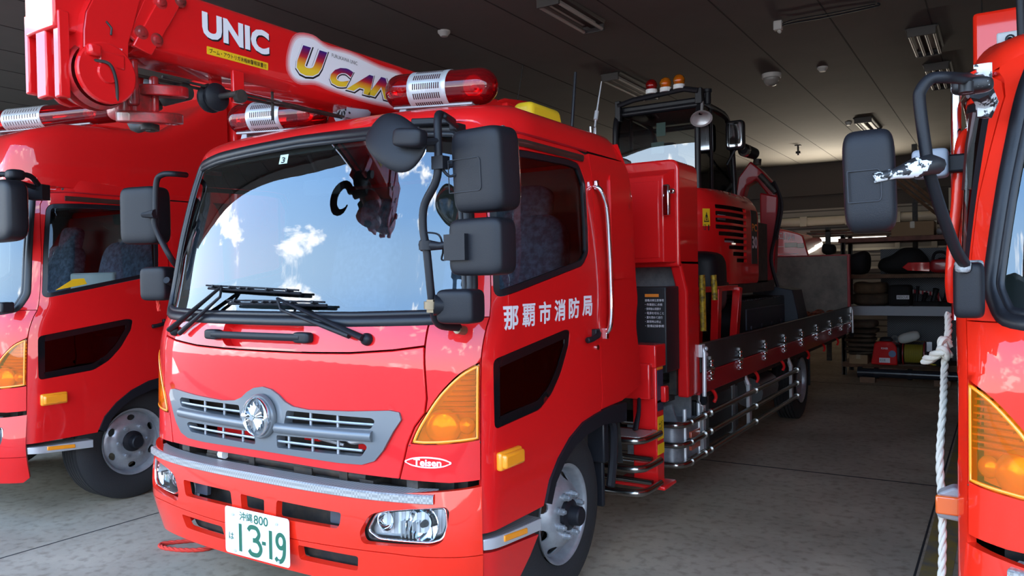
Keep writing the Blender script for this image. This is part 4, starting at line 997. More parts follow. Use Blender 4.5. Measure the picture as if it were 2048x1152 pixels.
mb = MB(); mb.tube([P(268, 222), P(320, 212)], .018, 8); mb.tube([P(270, 212), P(318, 206)], .014, 8); mb.cyl(c1-Vector((0, 0, .028)), c1-Vector((0, 0, .05)), .035, 14); mb.cyl(c1-Vector((0, 0, .045)), c1-Vector((0, 0, .055)), .02, 6); mb.build('hook_block_pins', DARK, HB)
qn = Rb @ Vector((0, 0, 1)); qx = Rb @ Vector((0, 1, 0)); 
lettering('load_rating', '2.9t', (.01, -.05, .10, -.01), lambda a, b: c1-qn*.0245+Vector((.07, 0, 0))+Vector((0, a-.03, -.002))+Vector((-b*.6-.02, 0, 0)), WLET, HB)
# the hook itself lies behind the block
hk = Vector((-.10, -.40, 2.395)); mb = MB(); pts = [hk+Vector((.06, .02, .03))]+[hk+Vector((-.13+.085*math.cos(a), .02*math.sin(a), .095*math.sin(a))) for a in np.linspace(.5, 2*PI-.55, 18)]
mb.tube(pts, [.03]+[.030]*13+[.026, .021, .016, .010, .005], 10); mb.cyl(hk+Vector((.0, 0, .02)), hk+Vector((.14, .02, .03)), .038, 14)
mb.build('crane_hook', DARK, HB, smooth=60)
mb = MB(); mb.tube([P(262, 148, 0), (.0, -.10, 2.46), (.0, .6, 2.475), (.0, 2.0, 2.50)], .007, 6); mb.tube([(.05, -.5, 2.46), (.05, .8, 2.47), (.05, 2.0, 2.49)], .006, 6); mb.build('hoist_rope', DARK, BOOM)
# guide roller under the boom
rc = BX(453, 190); mb = MB(); mb.lathe([(-.06, .0), (-.06, .060), (-.045, .063), (-.035, .048), (-.02, .048), (-.012, .060), (.0, .060), (.008, .05), (.02, .0)], (XS-.06, rc[1], rc[2]), (1, 0, 0), 28); o = mb.build('guide_roller', BLK, BOOM, smooth=40)
mb = MB(); mb.box((XS-.015, rc[1]+.07, 2.47), (.02, .06, .14)); mb.box((XS-.14, rc[1]+.05, 2.47), (.02, .06, .12)); split_build('roller_bracket', mb, RED, o, bevel=.005)
mb = MB(); mb.cyl((XS-.05, rc[1], rc[2]), (XS+.03, rc[1]+.03, rc[2]+.008), .012, 10); mb.cyl((XS+.01, rc[1]+.05, rc[2]+.0), (XS+.04, rc[1]+.05, rc[2]+.0), .028, 14); mb.build('roller_pin', DARK, o)
mb = MB(); mb.cyl((XS-.1, .08, 2.38), (XS-.1, .08, 2.52), .007, 6); mb.cyl((XS-.1, .88, 2.40), (XS-.1, .88, 2.52), .007, 6); mb.build('rope_guide', DARK, BOOM)
# lettering on the boom
bmf = lambda off: (lambda a, b: Vector((XS+off, a, b)))
lettering('boom_lettering', 'UNIC', (-.362, 2.634, -.014, 2.742), bmf(.0015), BLET, BOOM, bold=.045)
lettering('boom_lettering', 'UNIC', (-.368, 2.640, -.020, 2.748), bmf(.003), WLET, BOOM, bold=.045)
mb = MB(); mb.prism(rnd([(-.346, 2.574), (-.028, 2.574), (-.028, 2.607), (-.346, 2.607)], .004), lambda a, b, d: Vector((XS+d, a, b)), .002); yl = mb.build('warning_label', YLAB, BOOM)
lettering('warning_lettering', 'ブーム・アウトリガ未格納警報装置付', (-.335, 2.580, -.038, 2.601), bmf(.003), BLET, yl, bold=.012)
def ucz(u, v): p = BX(u, v); return (p[1], p[2])
halo = [(592, 70), (625, 72), (655, 92), (700, 104), (760, 132), (800, 146), (812, 170), (806, 215), (770, 212), (720, 200), (660, 180), (630, 168), (595, 165), (575, 140), (577, 100)]
def soft(name, k, m, off):
    P = [ucz(*p) for p in halo]; P = [tuple(q) for q in crom(inset(P, k), 4, closed=True)]
    mb = MB(); mb.prism(P, lambda a, b, d: Vector((XS+off+d, a, b)), .0008); return mb.build(name, m, BOOM)
for k, cc, off in ((-.006, (.68, .12, .13), .0004), (.002, (.72, .32, .33), .0007), (.009, (.76, .52, .53), .0010)): soft('logo_glow', k, mat('glow_%d' % int(abs(k)*1000+(k < 0)*50), cc, rough=.5), off)
soft('logo_glow', .016, WLET, .0014)
def gradmat():
    m = bpy.data.materials.new('logo_sunset'); m.use_nodes = True; t = m.node_tree; p = t.nodes['Principled BSDF']; o = t.nodes.new('ShaderNodeTexCoord'); s_ = t.nodes.new('ShaderNodeSeparateXYZ')
    r = t.nodes.new('ShaderNodeValToRGB'); e = r.color_ramp.elements; t.links.new(o.outputs['Generated'], s_.inputs[0]); t.links.new(s_.outputs['Z'], r.inputs[0]); t.links.new(r.outputs[0], p.inputs['Base Color'])
    e[0].position = .22; e[0].color = (.82, .55, .03, 1); e[1].position = .97; e[1].color = (.035, .01, .16, 1)
    q = e.new(.42); q.color = (.75, .28, .02, 1); q = e.new(.60); q.color = (.55, .02, .03, 1); q = e.new(.74); q.color = (.25, .008, .05, 1); p.inputs['Roughness'].default_value = .45
    return m
GM = gradmat()
def big(body, q0, q1, q2, shear, name='logo_lettering'):
    """lettering between pixel corners: left-bottom, right-bottom, left-top"""
    A = np.array(ucz(*q0)); B = np.array(ucz(*q1)); T = np.array(ucz(*q2)); 
    def mk(off, e): return lambda a, b: Vector((XS+off, *(A+(B-A)*a+(T-A)*b)))
    hgt = T[1]-A[1]; wd = B[0]-A[0]
    for e, m, off, dx, dz in ((.125, BLET, .0024, .03, -.035), (.10, WLET, .0028, 0, 0), (.065, GM, .0034, 0, 0)):
        x = (e-.065)*1.2*hgt/wd; y = (e-.065)*1.2
        lettering(name, body, (-x+dx*.5, -y+dz, 1+x+dx*.5, 1+y+dz), mk(off, e), m, BOOM, bold=e, shear=shear)
big('U', (591, 146), (648, 161), (597, 88), .25)
big('C', (657, 168), (700, 179), (664, 129), .3)
big('A', (692, 178), (738, 191), (707, 140), .3)
big('N', (735, 189), (790, 204), (748, 150), .3)
A = np.array(ucz(663, 114)); B = np.array(ucz(714, 131))
lettering('small_lettering', 'FURUKAWA UNIC', (0, 0, 1, 1), lambda a, b: Vector((XS+.003, *(A+(B-A)*a+np.array([0, .018])*b))), BLET, BOOM)
# column, outrigger
mb = MB(); mb.lathe([(0, .30), (.25, .28), (.3, .20), (1.2, .19), (1.25, .22), (1.55, .22)], (0, 2.12, .95), (0, 0, 1), 28); mb.bx((-.17, 1.92, 2.1), (.17, 2.3, 2.78)); mb.build('crane_column', RED, TR, bevel=.01)
mb = MB(); mb.prism([(1.86, 2.78), (2.30, 2.78), (2.24, 2.85), (1.95, 2.815)], lambda a, b, d: Vector((-.14+d, a, b)), .28); mb.build('boom_root', RED, TR, bevel=.01)
mb = MB(); mb.bx((-1.1, 1.98, .86), (1.12, 2.20, 1.08)); mb.build('outrigger_beam', RED, TR, bevel=.01)
mb = MB(); mb.bx((.975, 2.05, .32), (1.135, 2.165, 1.16)); mb.bx((.86, 2.02, 1.05), (1.145, 2.19, 1.19)); mb.box((1.03, 2.1, .325), (.34, .20, .025)); mb.prism([(.62, 1.13), (.98, 1.13), (.98, 1.05), (.78, .82), (.68, .82), (.74, .95), (.62, 1.05)], lambda a, b, d: Vector((a, 2.03+d, b)), .03)
mb.bx((1.135, 2.11, .83), (1.17, 2.17, .93))
OUT = mb.build('outrigger_leg', RED, TR, bevel=.008); pt(OUT, 'red outrigger leg behind the cab')
mb = MB(); mb.tube([(.90, 2.02, .93), (.90, 1.985, .92), (.90, 1.985, .78), (.90, 2.02, .77)], .011, 8); mb.build('outrigger_handle', RED, OUT)
mb = MB()
for z0, z1, m in ((1.02, 1.06, OLAB), (.93, .97, BLET)): pass
def lab(name, x0, x1, z0, z1, m, par, y=2.048, side=False):
    mb = MB()
    if side: mb.bx((1.1352, x0, z0), (1.1372, x1, z1))
    else: mb.bx((x0, y-.0015, z0), (x1, y, z1))
    return mb.build(name, m, par, smooth=0)
lab('warning_label', 2.06, 2.155, 1.035, 1.05, OLAB, OUT, side=True); lab('warning_label', 2.06, 2.155, .78, 1.03, mat('label_dark', (.03, .03, .05), rough=.5), OUT, side=True); lab('warning_label', 2.06, 2.155, .83, .845, OLAB, OUT, side=True)
lab('warning_label', 2.06, 2.155, .60, .745, YLAB, OUT, side=True); lab('warning_label', 2.055, 2.16, .51, .575, YLAB, OUT, side=True)
for k in range(7): lab('label_text', 2.07, 2.145, .865+k*.022, .873+k*.022, WLET, OUT, side=False) if False else None
lettering('label_lettering', '左右確認', (2.075, .63, 2.14, .72), lambda a, b: Vector((1.1376, a, b)), BLET, OUT)
mb = MB(); mb.tube([(1.05, 1.98, .86), (1.08, 1.90, .78), (1.08, 1.86, .70), (1.05, 1.90, .69), (1.04, 2.0, .79)], .012, 8, closed=True); mb.build('lever_loop', BLK, TR)
# mudguard and side steps
mb = MB(); mb.bx((.72, 1.44, .34), (1.06, 1.47, .80)); mb.bx((.72, 1.38, .60), (1.10, 1.44, .86)); mb.tube(crom([(1.09, 1.40, .86), (1.11, 1.47, .80), (1.10, 1.49, .62), (1.09, 1.47, .45)], 4), .025, 8); mb.build('mudguard', RUB, TR, bevel=.01)
STP = None
def uloop(z, x0, x1, y0, y1, r=.022): return crom([(x0, y0, z), (x1-.10, y0, z), (x1-.02, y0+.03, z), (x1, y0+.11, z), (x1, y1, z)], 6)
for i, z in enumerate((.655, .49, .35)):
    mb = MB(); mb.tube(uloop(z, .70, 1.16, 1.74, 2.03), .022, 10); mb.tube([(.74, 1.98, z+.01), (1.13, 1.98, z+.01)], .018, 8); o = mb.build('tube_step', STEEL, TR, smooth=60)
    if i == 0:
        mb = MB(); mb.prism(rnd([(.76, 1.745), (1.14, 1.745), (1.155, 1.80), (1.155, 2.0), (.80, 2.0)], [.01, .06, .02, .02, .02]), lambda a, b, d: Vector((a, b, z+.012+d)), .012); mb.build('step_tread', TREAD, o)
mb = MB(); mb.bx((.74, 1.72, .30), (.79, 1.76, .80)); mb.bx((.70, 1.70, .30), (.72, 1.80, .82))
for z in (.35, .42, .49, .56, .65): mb.cyl((.765, 1.70, z), (.765, 1.72, z), .014, 8)
mb.build('step_bracket', STEEL, TR)
# ---- flatbed behind the crane
mb = MB(); mb.bx((-.42, 1.9, .62), (-.34, 9.1, .80)); mb.bx((.34, 1.9, .62), (.42, 9.1, .80))
for y in (3.0, 4.4, 5.6, 7.5, 8.9): mb.bx((-.42, y, .60), (.42, y+.08, .78))
mb.bx((-1.05, 3.05, .70), (1.05, 9.2, .77)); mb.cyl((-.9, 6.5, .43), (.9, 6.5, .43), .09); mb.bx((-.35, 2.6, .3), (.3, 4.3, .65))
mb.build('chassis', DARK, TR)
mb = MB(); mb.bx((-1.10, 2.80, .77), (1.10, 9.26, .915)); mb.build('bed_deck', mat('deck_boards', (.07, .06, .05), rough=.8, var=.4), TR)
for sg in (1, -1):
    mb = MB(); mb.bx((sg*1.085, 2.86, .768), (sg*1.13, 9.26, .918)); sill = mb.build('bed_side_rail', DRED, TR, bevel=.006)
    mb = MB(); mb.bx((sg*1.10, 2.90, .925), (sg*1.13, 9.24, 1.118)); mb.box((sg*1.115, 6.07, 1.118), (.036, 6.34, .012))
    gate = mb.build('drop_side', BEDG, TR, bevel=.003); pt(gate, 'grey hinged side board of the flatbed')
    if sg > 0:
        for q in ((1420, 745), (1478, 722), (1528, 704), (1567, 690), (1602, 677), (1632, 664), (1659, 654), (1681, 646), (1699, 639)):
            y = (onX(*q, -1.80)-ORG)[1]; mb = MB()
            for z, r in ((.985, .016), (.955, .016), (.90, .018), (.86, .014)): mb.sq((1.142, y, z), (.016, r*1.6, r), .8, nu=14, nv=8)
            mb.bx((1.128, y-.012, .955), (1.142, y+.012, 1.02)); mb.cyl((1.142, y-.05, .925), (1.142, y+.05, .925), .012, 8); mb.bx((1.128, y-.012, .845), (1.142, y+.012, .92))
            mb.build('gate_hinge', CHR, gate, smooth=50)
        for y in (3.22, 4.4, 5.35, 6.5, 7.4, 8.3):
            mb = MB(); mb.tube(crom([(1.09, y, .77), (1.115, y+.01, .74), (1.125, y+.02, .70), (1.11, y+.02, .665)], 4), .013, 8); mb.build('rope_hook', RED, sill)
        for y in (2.885, 9.25):
            mb = MB(); mb.tube([(1.145, y, 1.10), (1.16, y, 1.07), (1.16, y-.01, .76)], .015, 10); mb.box((1.14, y, 1.08), (.03, .07, .09)); mb.sq((1.15, y+.05, 1.09), (.02, .018, .018), .9); mb.sq((1.15, y+.05, 1.05), (.02, .018, .018), .9)
            o = mb.build('gate_latch', ALU, TR, bevel=.004)
            mb = MB(); mb.tube([(1.15, y, .77), (1.14, y+.03, .72), (1.12, y+.08, .70)], [.022, .028, .02], 8); mb.build('latch_foot', BLK, o)
# rear gate, boarded inside
mb = MB(); mb.bx((-1.10, 9.26, .93), (1.10, 9.30, 1.84)); rg = mb.build('rear_gate', GATEW, TR)
mb = MB(); mb.bx((1.095, 9.25, .93), (1.13, 9.32, 1.85)); mb.bx((-1.13, 9.25, .93), (-1.095, 9.32, 1.85)); mb.bx((-1.13, 9.28, 1.835), (1.13, 9.32, 1.86)); mb.bx((-1.13, 9.31, .80), (1.13, 9.34, 1.85)); mb.build('gate_frame', DRED, rg, bevel=.004)
# headboard with its cupboard
HY = 2.70
outl = rnd([(1.13, 1.67), (1.13, 2.385), (-1.13, 2.385), (-1.13, 1.67)], [.02, .07, .07, .02])
mb = MB(); mb.prism(outl, lambda a, b, d: Vector((a, 2.50+d, b)), .38)
for sg in (1, -1): mb.prism([(2.50, 1.72), (2.64, 1.50), (2.64, .78), (2.88, .78), (2.88, 1.72)], lambda a, b, d: Vector((sg*(1.05+d), a, b)), .08)
hbd = mb.build('headboard', RED, TR, bevel=.02, seg=3); pt(hbd, 'red headboard of the flatbed')
q0 = onY(1352, 348, 2.42+2.42)-ORG
mb = MB(); mb.prism([(1.06, 1.70), (1.06, 2.27), (-.95, 2.27), (-.95, 1.70)], lambda a, b, d: Vector((a+(.05 if d > 0 and a > 0 else 0), 2.40+d, b+(.05 if d > 0 and b > 2 else 0))), .10); cup = mb.build('headboard_cupboard', RED, TR, bevel=.008)
mb = MB(); mb.bx((.0, 2.392, 1.73), (1.03, 2.405, 2.235)); cd_ = mb.build('cupboard_door', RED, cup, bevel=.004)
hq = onY(1334, 400, 2.42+2.375)-ORG
mb = MB(); mb.box((hq[0], 2.368, hq[2]), (.042, .035, .20)); mb.cyl((hq[0]+.035, 2.395, hq[2]+.055), (hq[0]+.035, 2.365, hq[2]+.055), .018, 12); mb.bx((hq[0]-.01, 2.37, hq[2]-.06), (hq[0]+.01, 2.40, hq[2]+.06)); pt(mb.build('door_handle', CHR, cup, bevel=.008), 'chrome cupboard handle')
mb = MB(); mb.bx((-1.05, 2.78, .92), (1.05, 2.81, 1.68)); mb.build('bed_front_plate', GALV, TR)
mb = MB(); mb.bx((-.4, 2.36, .98), (1.085, 2.60, 1.54)); ct = mb.build('control_box', mat('satin_black', (.012, .012, .014), rough=.5), TR, bevel=.008)
l0 = onY(1290, 588, 2.42+2.36)-ORG; l1 = onY(1318, 630, 2.42+2.36)-ORG
mb = MB(); mb.bx((l0[0], 2.357, l0[2]-.02), (l1[0], 2.36, l0[2])); mb.build('box_label', OLAB, ct)
for i in range(7): lettering('box_lettering', ['設備点検注意事項', '・作業前に点検', '・使用後は清掃す', '・電源を切ること', '・蓋を閉めて走行', '・異常時は停止', '・整備記録参照'][i], (l0[0], l0[2]-.05-i*.028, l0[0]+.13-.01*(i % 3), l0[2]-.033-i*.028), lambda a, b: Vector((a, 2.3575, b)), WLET, ct)
mb = MB(); mb.bx((1.0, 2.62, .80), (1.05, 2.72, 1.30)); mb.bx((.2, 2.2, .75), (1.0, 2.72, .88)); mb.build('valve_bracket', DARK, TR)
# deck fittings: red trestle, striped prop, chain heap
mb = MB()
for y in (3.85, 4.35, 4.95):
    for (xa, xb) in ((.80, .72),): mb.box((.78, y, 1.20), (.07, .09, .58), rot=tilt(ry=.06, rx=-.08 if y > 4.5 else .06))
mb.bx((.72, 3.82, 1.46), (.80, 4.98, 1.51)); mb.bx((.35, 3.82, 1.42), (.80, 3.90, 1.50)); mb.bx((.6, 3.7, .92), (.9, 5.1, .97)); mb.build('red_trestle', RED, TR, bevel=.006)
STRIPE = mat('hazard_speckle', (.62, .42, .02), rough=.6, dirt=(.02, .018, .015), vscale=26)
for (u, v0, v1, y) in ((1404, 550, 662, 3.62), (1427, 550, 600, 3.9)):
    a = onY(u, v0, 2.42+y)-ORG; b = onY(u+3, v1, 2.42+y)-ORG; mb = MB(); mb.tube([b, a], .034, 10, sq=(1, .7)); mb.build('striped_prop', STRIPE, TR)
mb = MB(); mb.bx((.55, 3.5, .915), (.80, 3.75, 1.0)); mb.build('prop_foot', DARK, TR)
# side guard of stainless tubes
for z in (.612, .478, .345):
    mb = MB(); mb.tube(crom([(.70, 2.50, z), (1.03, 2.50, z), (1.10, 2.52, z), (1.13, 2.60, z), (1.13, 2.9, z), (1.13, 4.5, z), (1.13, 5.98, z)], 5), .0215, 10)
    for y in (2.66, 2.95, 3.08, 4.30, 5.88): mb.cyl((1.13, y-.012, z), (1.13, y+.012, z), .029, 10)
    pt(mb.build('side_guard_rail', STEEL, TR, smooth=60), 'stainless side guard tube')
mb = MB()
for y in (2.66, 2.95): mb.cyl((1.09, y, .30), (1.09, y, .70), .014, 8)
for y in (3.08, 4.30, 5.88): mb.bx((1.06, y-.03, .32), (1.09, y+.03, .66)); mb.tube([(1.075, y, .64), (1.04, y, .74), (.9, y, .78)], .025, 6)
split_build('guard_bracket', mb, ALU, TR, bevel=.003)
mb = MB(); mb.prism(rnd([(.72, 2.53), (1.05, 2.53), (1.09, 2.58), (1.09, 2.98), (.72, 2.98)], [.01, .05, .04, .02, .01]), lambda a, b, d: Vector((a, b, .35+d)), .25); gb = mb.build('grey_side_box', GALV, TR, bevel=.004)
mb = MB(); mb.prism([(.76, .60), (1.02, .60), (.98, .72), (.86, .66)], lambda a, b, d: Vector((a, 2.70+d, b)), .02); mb.prism([(.76, .60), (1.05, .60), (1.05, .78), (.92, .74)], lambda a, b, d: Vector((a, 2.9+d, b)), .02); split_build('box_cover', mb, GALV, gb)
mb = MB(); mb.bx((1.09, 2.74, .40), (1.11, 2.92, .53)); pt(mb.build('side_reflector', mat('orange_reflector', (.42, .07, .03), rough=.3, coat=1.), gb, bevel=.004), 'orange side reflector')
mb = MB(); mb.prism(rnd([(.52, 3.15), (1.02, 3.15), (1.02, 4.2), (.52, 4.2)], .05), lambda a, b, d: Vector((a, b, .30+d)), .40); mb.build('fuel_tank', mat('tank_dark', (.022, .022, .024), rough=.45, metal=.3), TR, bevel=.03)
mb = MB(); mb.bx((.5, 3.98, .29), (1.03, 4.05, .71)); mb.bx((.5, 3.3, .29), (1.03, 3.36, .71)); mb.cyl((.9, 4.9, .5), (.9, 5.5, .5), .14, 18); split_build('tank_strap', mb, mat('strap_grey', (.20, .20, .20), rough=.4, metal=.6), TR)
for sg in (1, -1):
    wheel(TR, (sg*1.045, 6.5, .43), sg, 'dish')
    mb = MB(); mb.bx((sg*1.03, 7.02, .30), (sg*.6, 7.05, .72)); mb.build('mudguard', RUB, TR)

# ------------------------------------------------------------------ the small excavator carried on the bed
EX = thing('excavator', 'red and black mini excavator with glazed cab riding on the flatbed', 'excavator', (-2.93, 9.0, .915)); EO = np.array([-2.93, 9.0, .915])
EY = lambda u, v, Y: onY(u, v, Y)-EO
EXX = lambda u, v, X: onX(u, v, X)-EO
mb = MB()
for sg in (1, -1):
    y0, y1 = -1.45, .75; zr = .21
    prof = [(y0+zr-zr*math.cos(a), zr+zr*math.sin(a)) for a in np.linspace(-PI/2, PI/2, 9)]+[(y1-zr+zr*math.sin(a), zr+zr*math.cos(a)) for a in np.linspace(0, PI, 9)]
    mb2 = MB(); mb2.prism(prof, lambda a, b, d: Vector((sg*(.44+d), a, b)), .30)
    for k in range(26):
        y = y0+.12+k*(y1-y0-.24)/25
        for z in (.005, .425): mb2.box((sg*.59, y, z), (.30, .04, .022))
    mb2.build('crawler_track', RUB, EX, bevel=.008)
    mb2 = MB(); mb2.bx((sg*.70, y0+.30, .12), (sg*.755, y1-.30, .34))
    for k in range(4): mb2.cyl((sg*.74, y0+.45+k*.42, .14), (sg*.765, y0+.45+k*.42, .14), .025, 12)
    mb2.build('track_frame', NAVY, EX, bevel=.01)
mb = MB(); mb.lathe([(.40, .48), (.56, .48), (.56, 0)], (-.02, -.6, 0), (0, 0, 1), 28); mb.bx((-.45, -1.2, .12), (.45, .4, .45)); mb.build('turntable', DARK, EX)
# house: rounded counterweight hood with louvres
hood = []
hx0, hx1 = -.72, .70; hyb, hyf = -2.02, -.55
def hoodmap(s, z):
    """s along the plan outline of the hood from the rear left round to the right front"""
    pass
pl = [(hx0, -.9), (hx0, hyb+.25), (hx0+.1, hyb+.08), (hx0+.3, hyb), (.30, hyb), (.52, hyb+.06), (.64, hyb+.20), (.70, hyb+.45), (.72, -1.2), (.72, hyf)]
plc = crom(pl, 6); cum = [0]
for i in range(1, len(plc)): cum.append(cum[-1]+math.dist(plc[i], plc[i-1]))
HL = cum[-1]
def hmap(off=0.):
    def f(s, z, d=0.):
        s = min(max(s, 0), HL); i = min(max(int(np.searchsorted(cum, s))-1, 0), len(plc)-2); t = (s-cum[i])/(cum[i+1]-cum[i])
        p = Vector(plc[i]).lerp(Vector(plc[i+1]), t); tg = (Vector(plc[i+1])-Vector(plc[i])).normalized(); n = Vector((tg.y, -tg.x))
        q = max(0, (z-1.30)/.25); ins = .12*q*q*1.2
        p = p+n*(off-d-ins); return np.array([p.x, p.y, z])
    return f
def hs(u, v):
    """s, z of the hood point seen at a pixel"""
    best = None
    for s in np.linspace(HL*.45, HL, 160):
        P = hmap()(s, 1.0)+EO; dd = P-_c; k = dd @ _f; uu = 1024+FPX*(dd @ _r)/k
        if best is None or abs(uu-u) < best[0]: best = (abs(uu-u), s)
    s = best[1]; P = hmap()(s, 1.0)+EO; t = math.hypot(P[0], P[1]); dd = ray(u, v); z = CH+dd[2]*t/math.hypot(dd[0], dd[1])-EO[2]
    return s, z
vent = [hs(*p) for p in ((1432, 415), (1493, 416), (1494, 528), (1480, 527), (1440, 480), (1434, 455))]
vz0 = min(p[1] for p in vent); vz1 = max(p[1] for p in vent)
hoodp = [(0, .62), (0, 1.5), (HL, 1.5), (HL, .62)]
top = 1.52
outp = rnd([(0, .60), (0, top), (HL, top), (HL, .60)], [.02, .05, .05, .1])
holes = []
rows = 9
for k in range(rows):
    z = vz1-(k+.15)*(vz1-vz0)/rows; z2 = z-.62*(vz1-vz0)/rows; t = (k+.5)/rows
    a = vent[0][0]+(vent[3][0]-vent[0][0])*max(0, (t-.45)/.55)*.9; b = vent[1][0]
    holes.append(rnd([(a, z2), (a, z), (b, z), (b, z2)], .012, 3))
mb = sheet_mb(outp, holes, hmap(), .03, .06); HD = mb.build('engine_hood', RED, EX, smooth=50, bevel=.006); pt(HD, 'red louvred engine hood')
mb = MB(); P = [hmap()(s, top) for s in np.linspace(0, HL, 30)]; mb.add(P+[(p[0]*.4, -1.0, top+.05) for p in P], [(i, i+1, 31+i, 30+i) for i in range(29)]); mb.add([(p[0]*.4, -1.0, top+.05) for p in P], [tuple(range(30))]); mb.build('hood_top', RED, HD, smooth=60)
mb = sheet_mb([(0, .55), (0, 1.45), (HL, 1.45), (HL, .55)], [], hmap(-.07), 0, .12, grid=False); mb.build('hood_inside', DARK, HD)
for (q0, q1) in (((1455, 480), (1478, 492)), ((1447, 428), (1462, 440))):
    a = hs(*q0); b = hs(*q1); mb = sheet_mb([(a[0], b[1]), (a[0], a[1]), (b[0], a[1]), (b[0], b[1])], [], hmap(-.05), .01, .1); mb.build('engine_part', LGREY, HD)
a = hs(1405, 417); b = hs(1421, 452); mb = sheet_mb([(a[0], b[1]), (a[0], a[1]), (b[0], a[1]), (b[0], b[1])], [], hmap(.004), .003, .05); lb_ = mb.build('warning_label', YLAB, HD)
ca = (a[0]+b[0])/2; w_ = abs(b[0]-a[0]); zt = max(a[1], b[1]); 
mb = sheet_mb([(ca-w_*.36, zt-.125), (ca, zt-.03), (ca+w_*.36, zt-.125)], [[(ca-w_*.26, zt-.115), (ca, zt-.045), (ca+w_*.26, zt-.115)][::1]], hmap(.0055), .001, .05); mb.build('warning_triangle', BLET, lb_)
lettering('warning_lettering', '!', (ca-.008, zt-.110, ca+.008, zt-.055), lambda s, z: hmap(.006)(s, z), BLET, lb_, bold=.04)
mb = MB()
mb2 = sheet_mb([(ca-w_*.4, zt-.20), (ca-w_*.4, zt-.15), (ca-w_*.1, zt-.15), (ca-w_*.1, zt-.20)], [[(ca-w_*.34, zt-.195), (ca-w_*.34, zt-.155), (ca-w_*.16, zt-.155), (ca-w_*.16, zt-.195)]], hmap(.0055), .001, .05); mb2.build('warning_pictogram', BLET, lb_)
mb2 = sheet_mb([(ca+w_*.2, zt-.205), (ca+w_*.2, zt-.15), (ca+w_*.36, zt-.15), (ca+w_*.36, zt-.205)], [], hmap(.0055), .001, .05); mb2.build('warning_pictogram', BLET, lb_)
a = hs(1503, 468); b = hs(1513, 528)
mb = sheet_mb([(a[0]-.01, b[1]), (a[0]-.01, a[1]+.25), (b[0]+.02, a[1]+.25), (b[0]+.02, b[1])], [], hmap(.004), .003, .08); mb.build('number_panel', BLET, HD)
lettering('number_lettering', '30', (a[0], a[1]-.15, b[0]+.01, a[1]-.02), lambda s, z: hmap(.006)(s, z), WLET, HD, bold=.03)
lettering('number_lettering', 'PC', (a[0], a[1]+.03, b[0]+.01, a[1]+.11), lambda s, z: hmap(.006)(s, z), OLAB, HD, bold=.03)
mb = MB(); mb.sq((.40, -1.86, .62), (.34, .24, .30), (.4, .5)); mb.build('counterweight_cover', BLK, EX, smooth=60)
mb = MB(); mb.bx((-.7, -1.7, .50), (.7, .2, .62)); mb.bx((.0, -.7, .6), (.70, -.1, 1.25)); mb.build('house_floor', DARK, EX)
# cab: posts, roof, glass
cx0, cx1, cy0, cy1 = -.60, .315, -1.28, -.12; cz0, cz1 = 1.55, 2.48
def cabline(z): return 0.0
mb = MB()
FRM = []
pr = .032
def arc(pts): return crom(pts, 5)
for x in (cx0, cx1):
    mb.tube(arc([(x, cy0+.02, .9), (x, cy0, 1.4), (x, cy0, 2.1), (x, cy0+.03, 2.36), (x, cy0+.14, 2.47), (x, cy0+.35, cz1), (x, cy1-.35, cz1), (x, cy1-.12, 2.42), (x, cy1+.02, 2.2), (x, cy1+.10, 1.7), (x, cy1+.12, 1.2), (x, cy1+.08, .8)]), pr, 8)
    mb.tube([(x, cy0+.45, 1.0), (x, cy0+.42, cz1)], .022, 6); mb.tube([(x, cy0, 1.42), (x, cy1+.1, 1.36)], .028, 6)
for y, z in ((cy0, 1.45), (cy0+.1, 2.45), (cy1-.1, 2.42), (cy1+.11, 1.25)): mb.tube([(cx0, y, z), (cx1, y, z)], pr, 8)
CF = mb.build('cab_frame', RUB, EX, smooth=60); pt(CF, 'black framed excavator cab')
mb = MB(); mb.prism(rnd([(cx0, cy0+.08), (cx1, cy0+.08), (cx1, cy1-.12), (cx0, cy1-.12)], .08), lambda a, b, d: Vector((a, b, cz1-.02+d)), .07); mb.build('cab_roof', RUB, CF, bevel=.02)
mb = MB(); mb.bx((cx0, cy0-.01, .62), (cx1, cy1+.1, 1.40)); mb.build('cab_lower', RUB, CF, bevel=.02)
g = glassmat('cab_glass', (.50, .58, .57), rough=.0, ior=2.0)
mb = MB(); zz = np.linspace(1.45, 2.40, 9); vs = []
for z in zz:
    for x in np.linspace(cx0+.02, cx1-.02, 9): t = (x-(cx0+cx1)/2)/(cx1-cx0)*2; vs.append((x, cy0-.012+.03*t*t+.05*max(0, (z-2.15)/.25)**2, z))
mb.add(vs, [(i*9+j, i*9+j+1, (i+1)*9+j+1, (i+1)*9+j) for i in range(8) for j in range(8)]); mb.build('rear_window', g, CF, smooth=60)
for x in (cx0+.0, cx1):
    mb = MB(); mb.prism([(cy0+.02, 1.44), (cy0+.03, 2.36), (cy0+.14, 2.45), (cy1-.12, 2.42), (cy1, 2.2), (cy1+.09, 1.40)], lambda a, b, d: Vector((x-.004+d, a, b)), .006); mb.build('side_window', g, CF)
mb = MB(); mb.sq((-.12, -.78, 1.25), (.24, .24, .10), .4); mb.sq((-.12, -1.0, 1.62), (.22, .07, .36), .4); mb.sq((-.12, -1.03, 2.02), (.13, .05, .10), .5); mb.build('operator_seat', DTRIM, CF)
mb = MB(); mb.bx((-.2, cy0+.03, 1.98), (-.06, cy0+.04, 2.1)); mb.bx((-.14, cy0+.03, 2.16), (-.04, cy0+.04, 2.30)); mb.build('cab_sticker', mat('pale_label', (.30, .36, .33), rough=.6), CF)
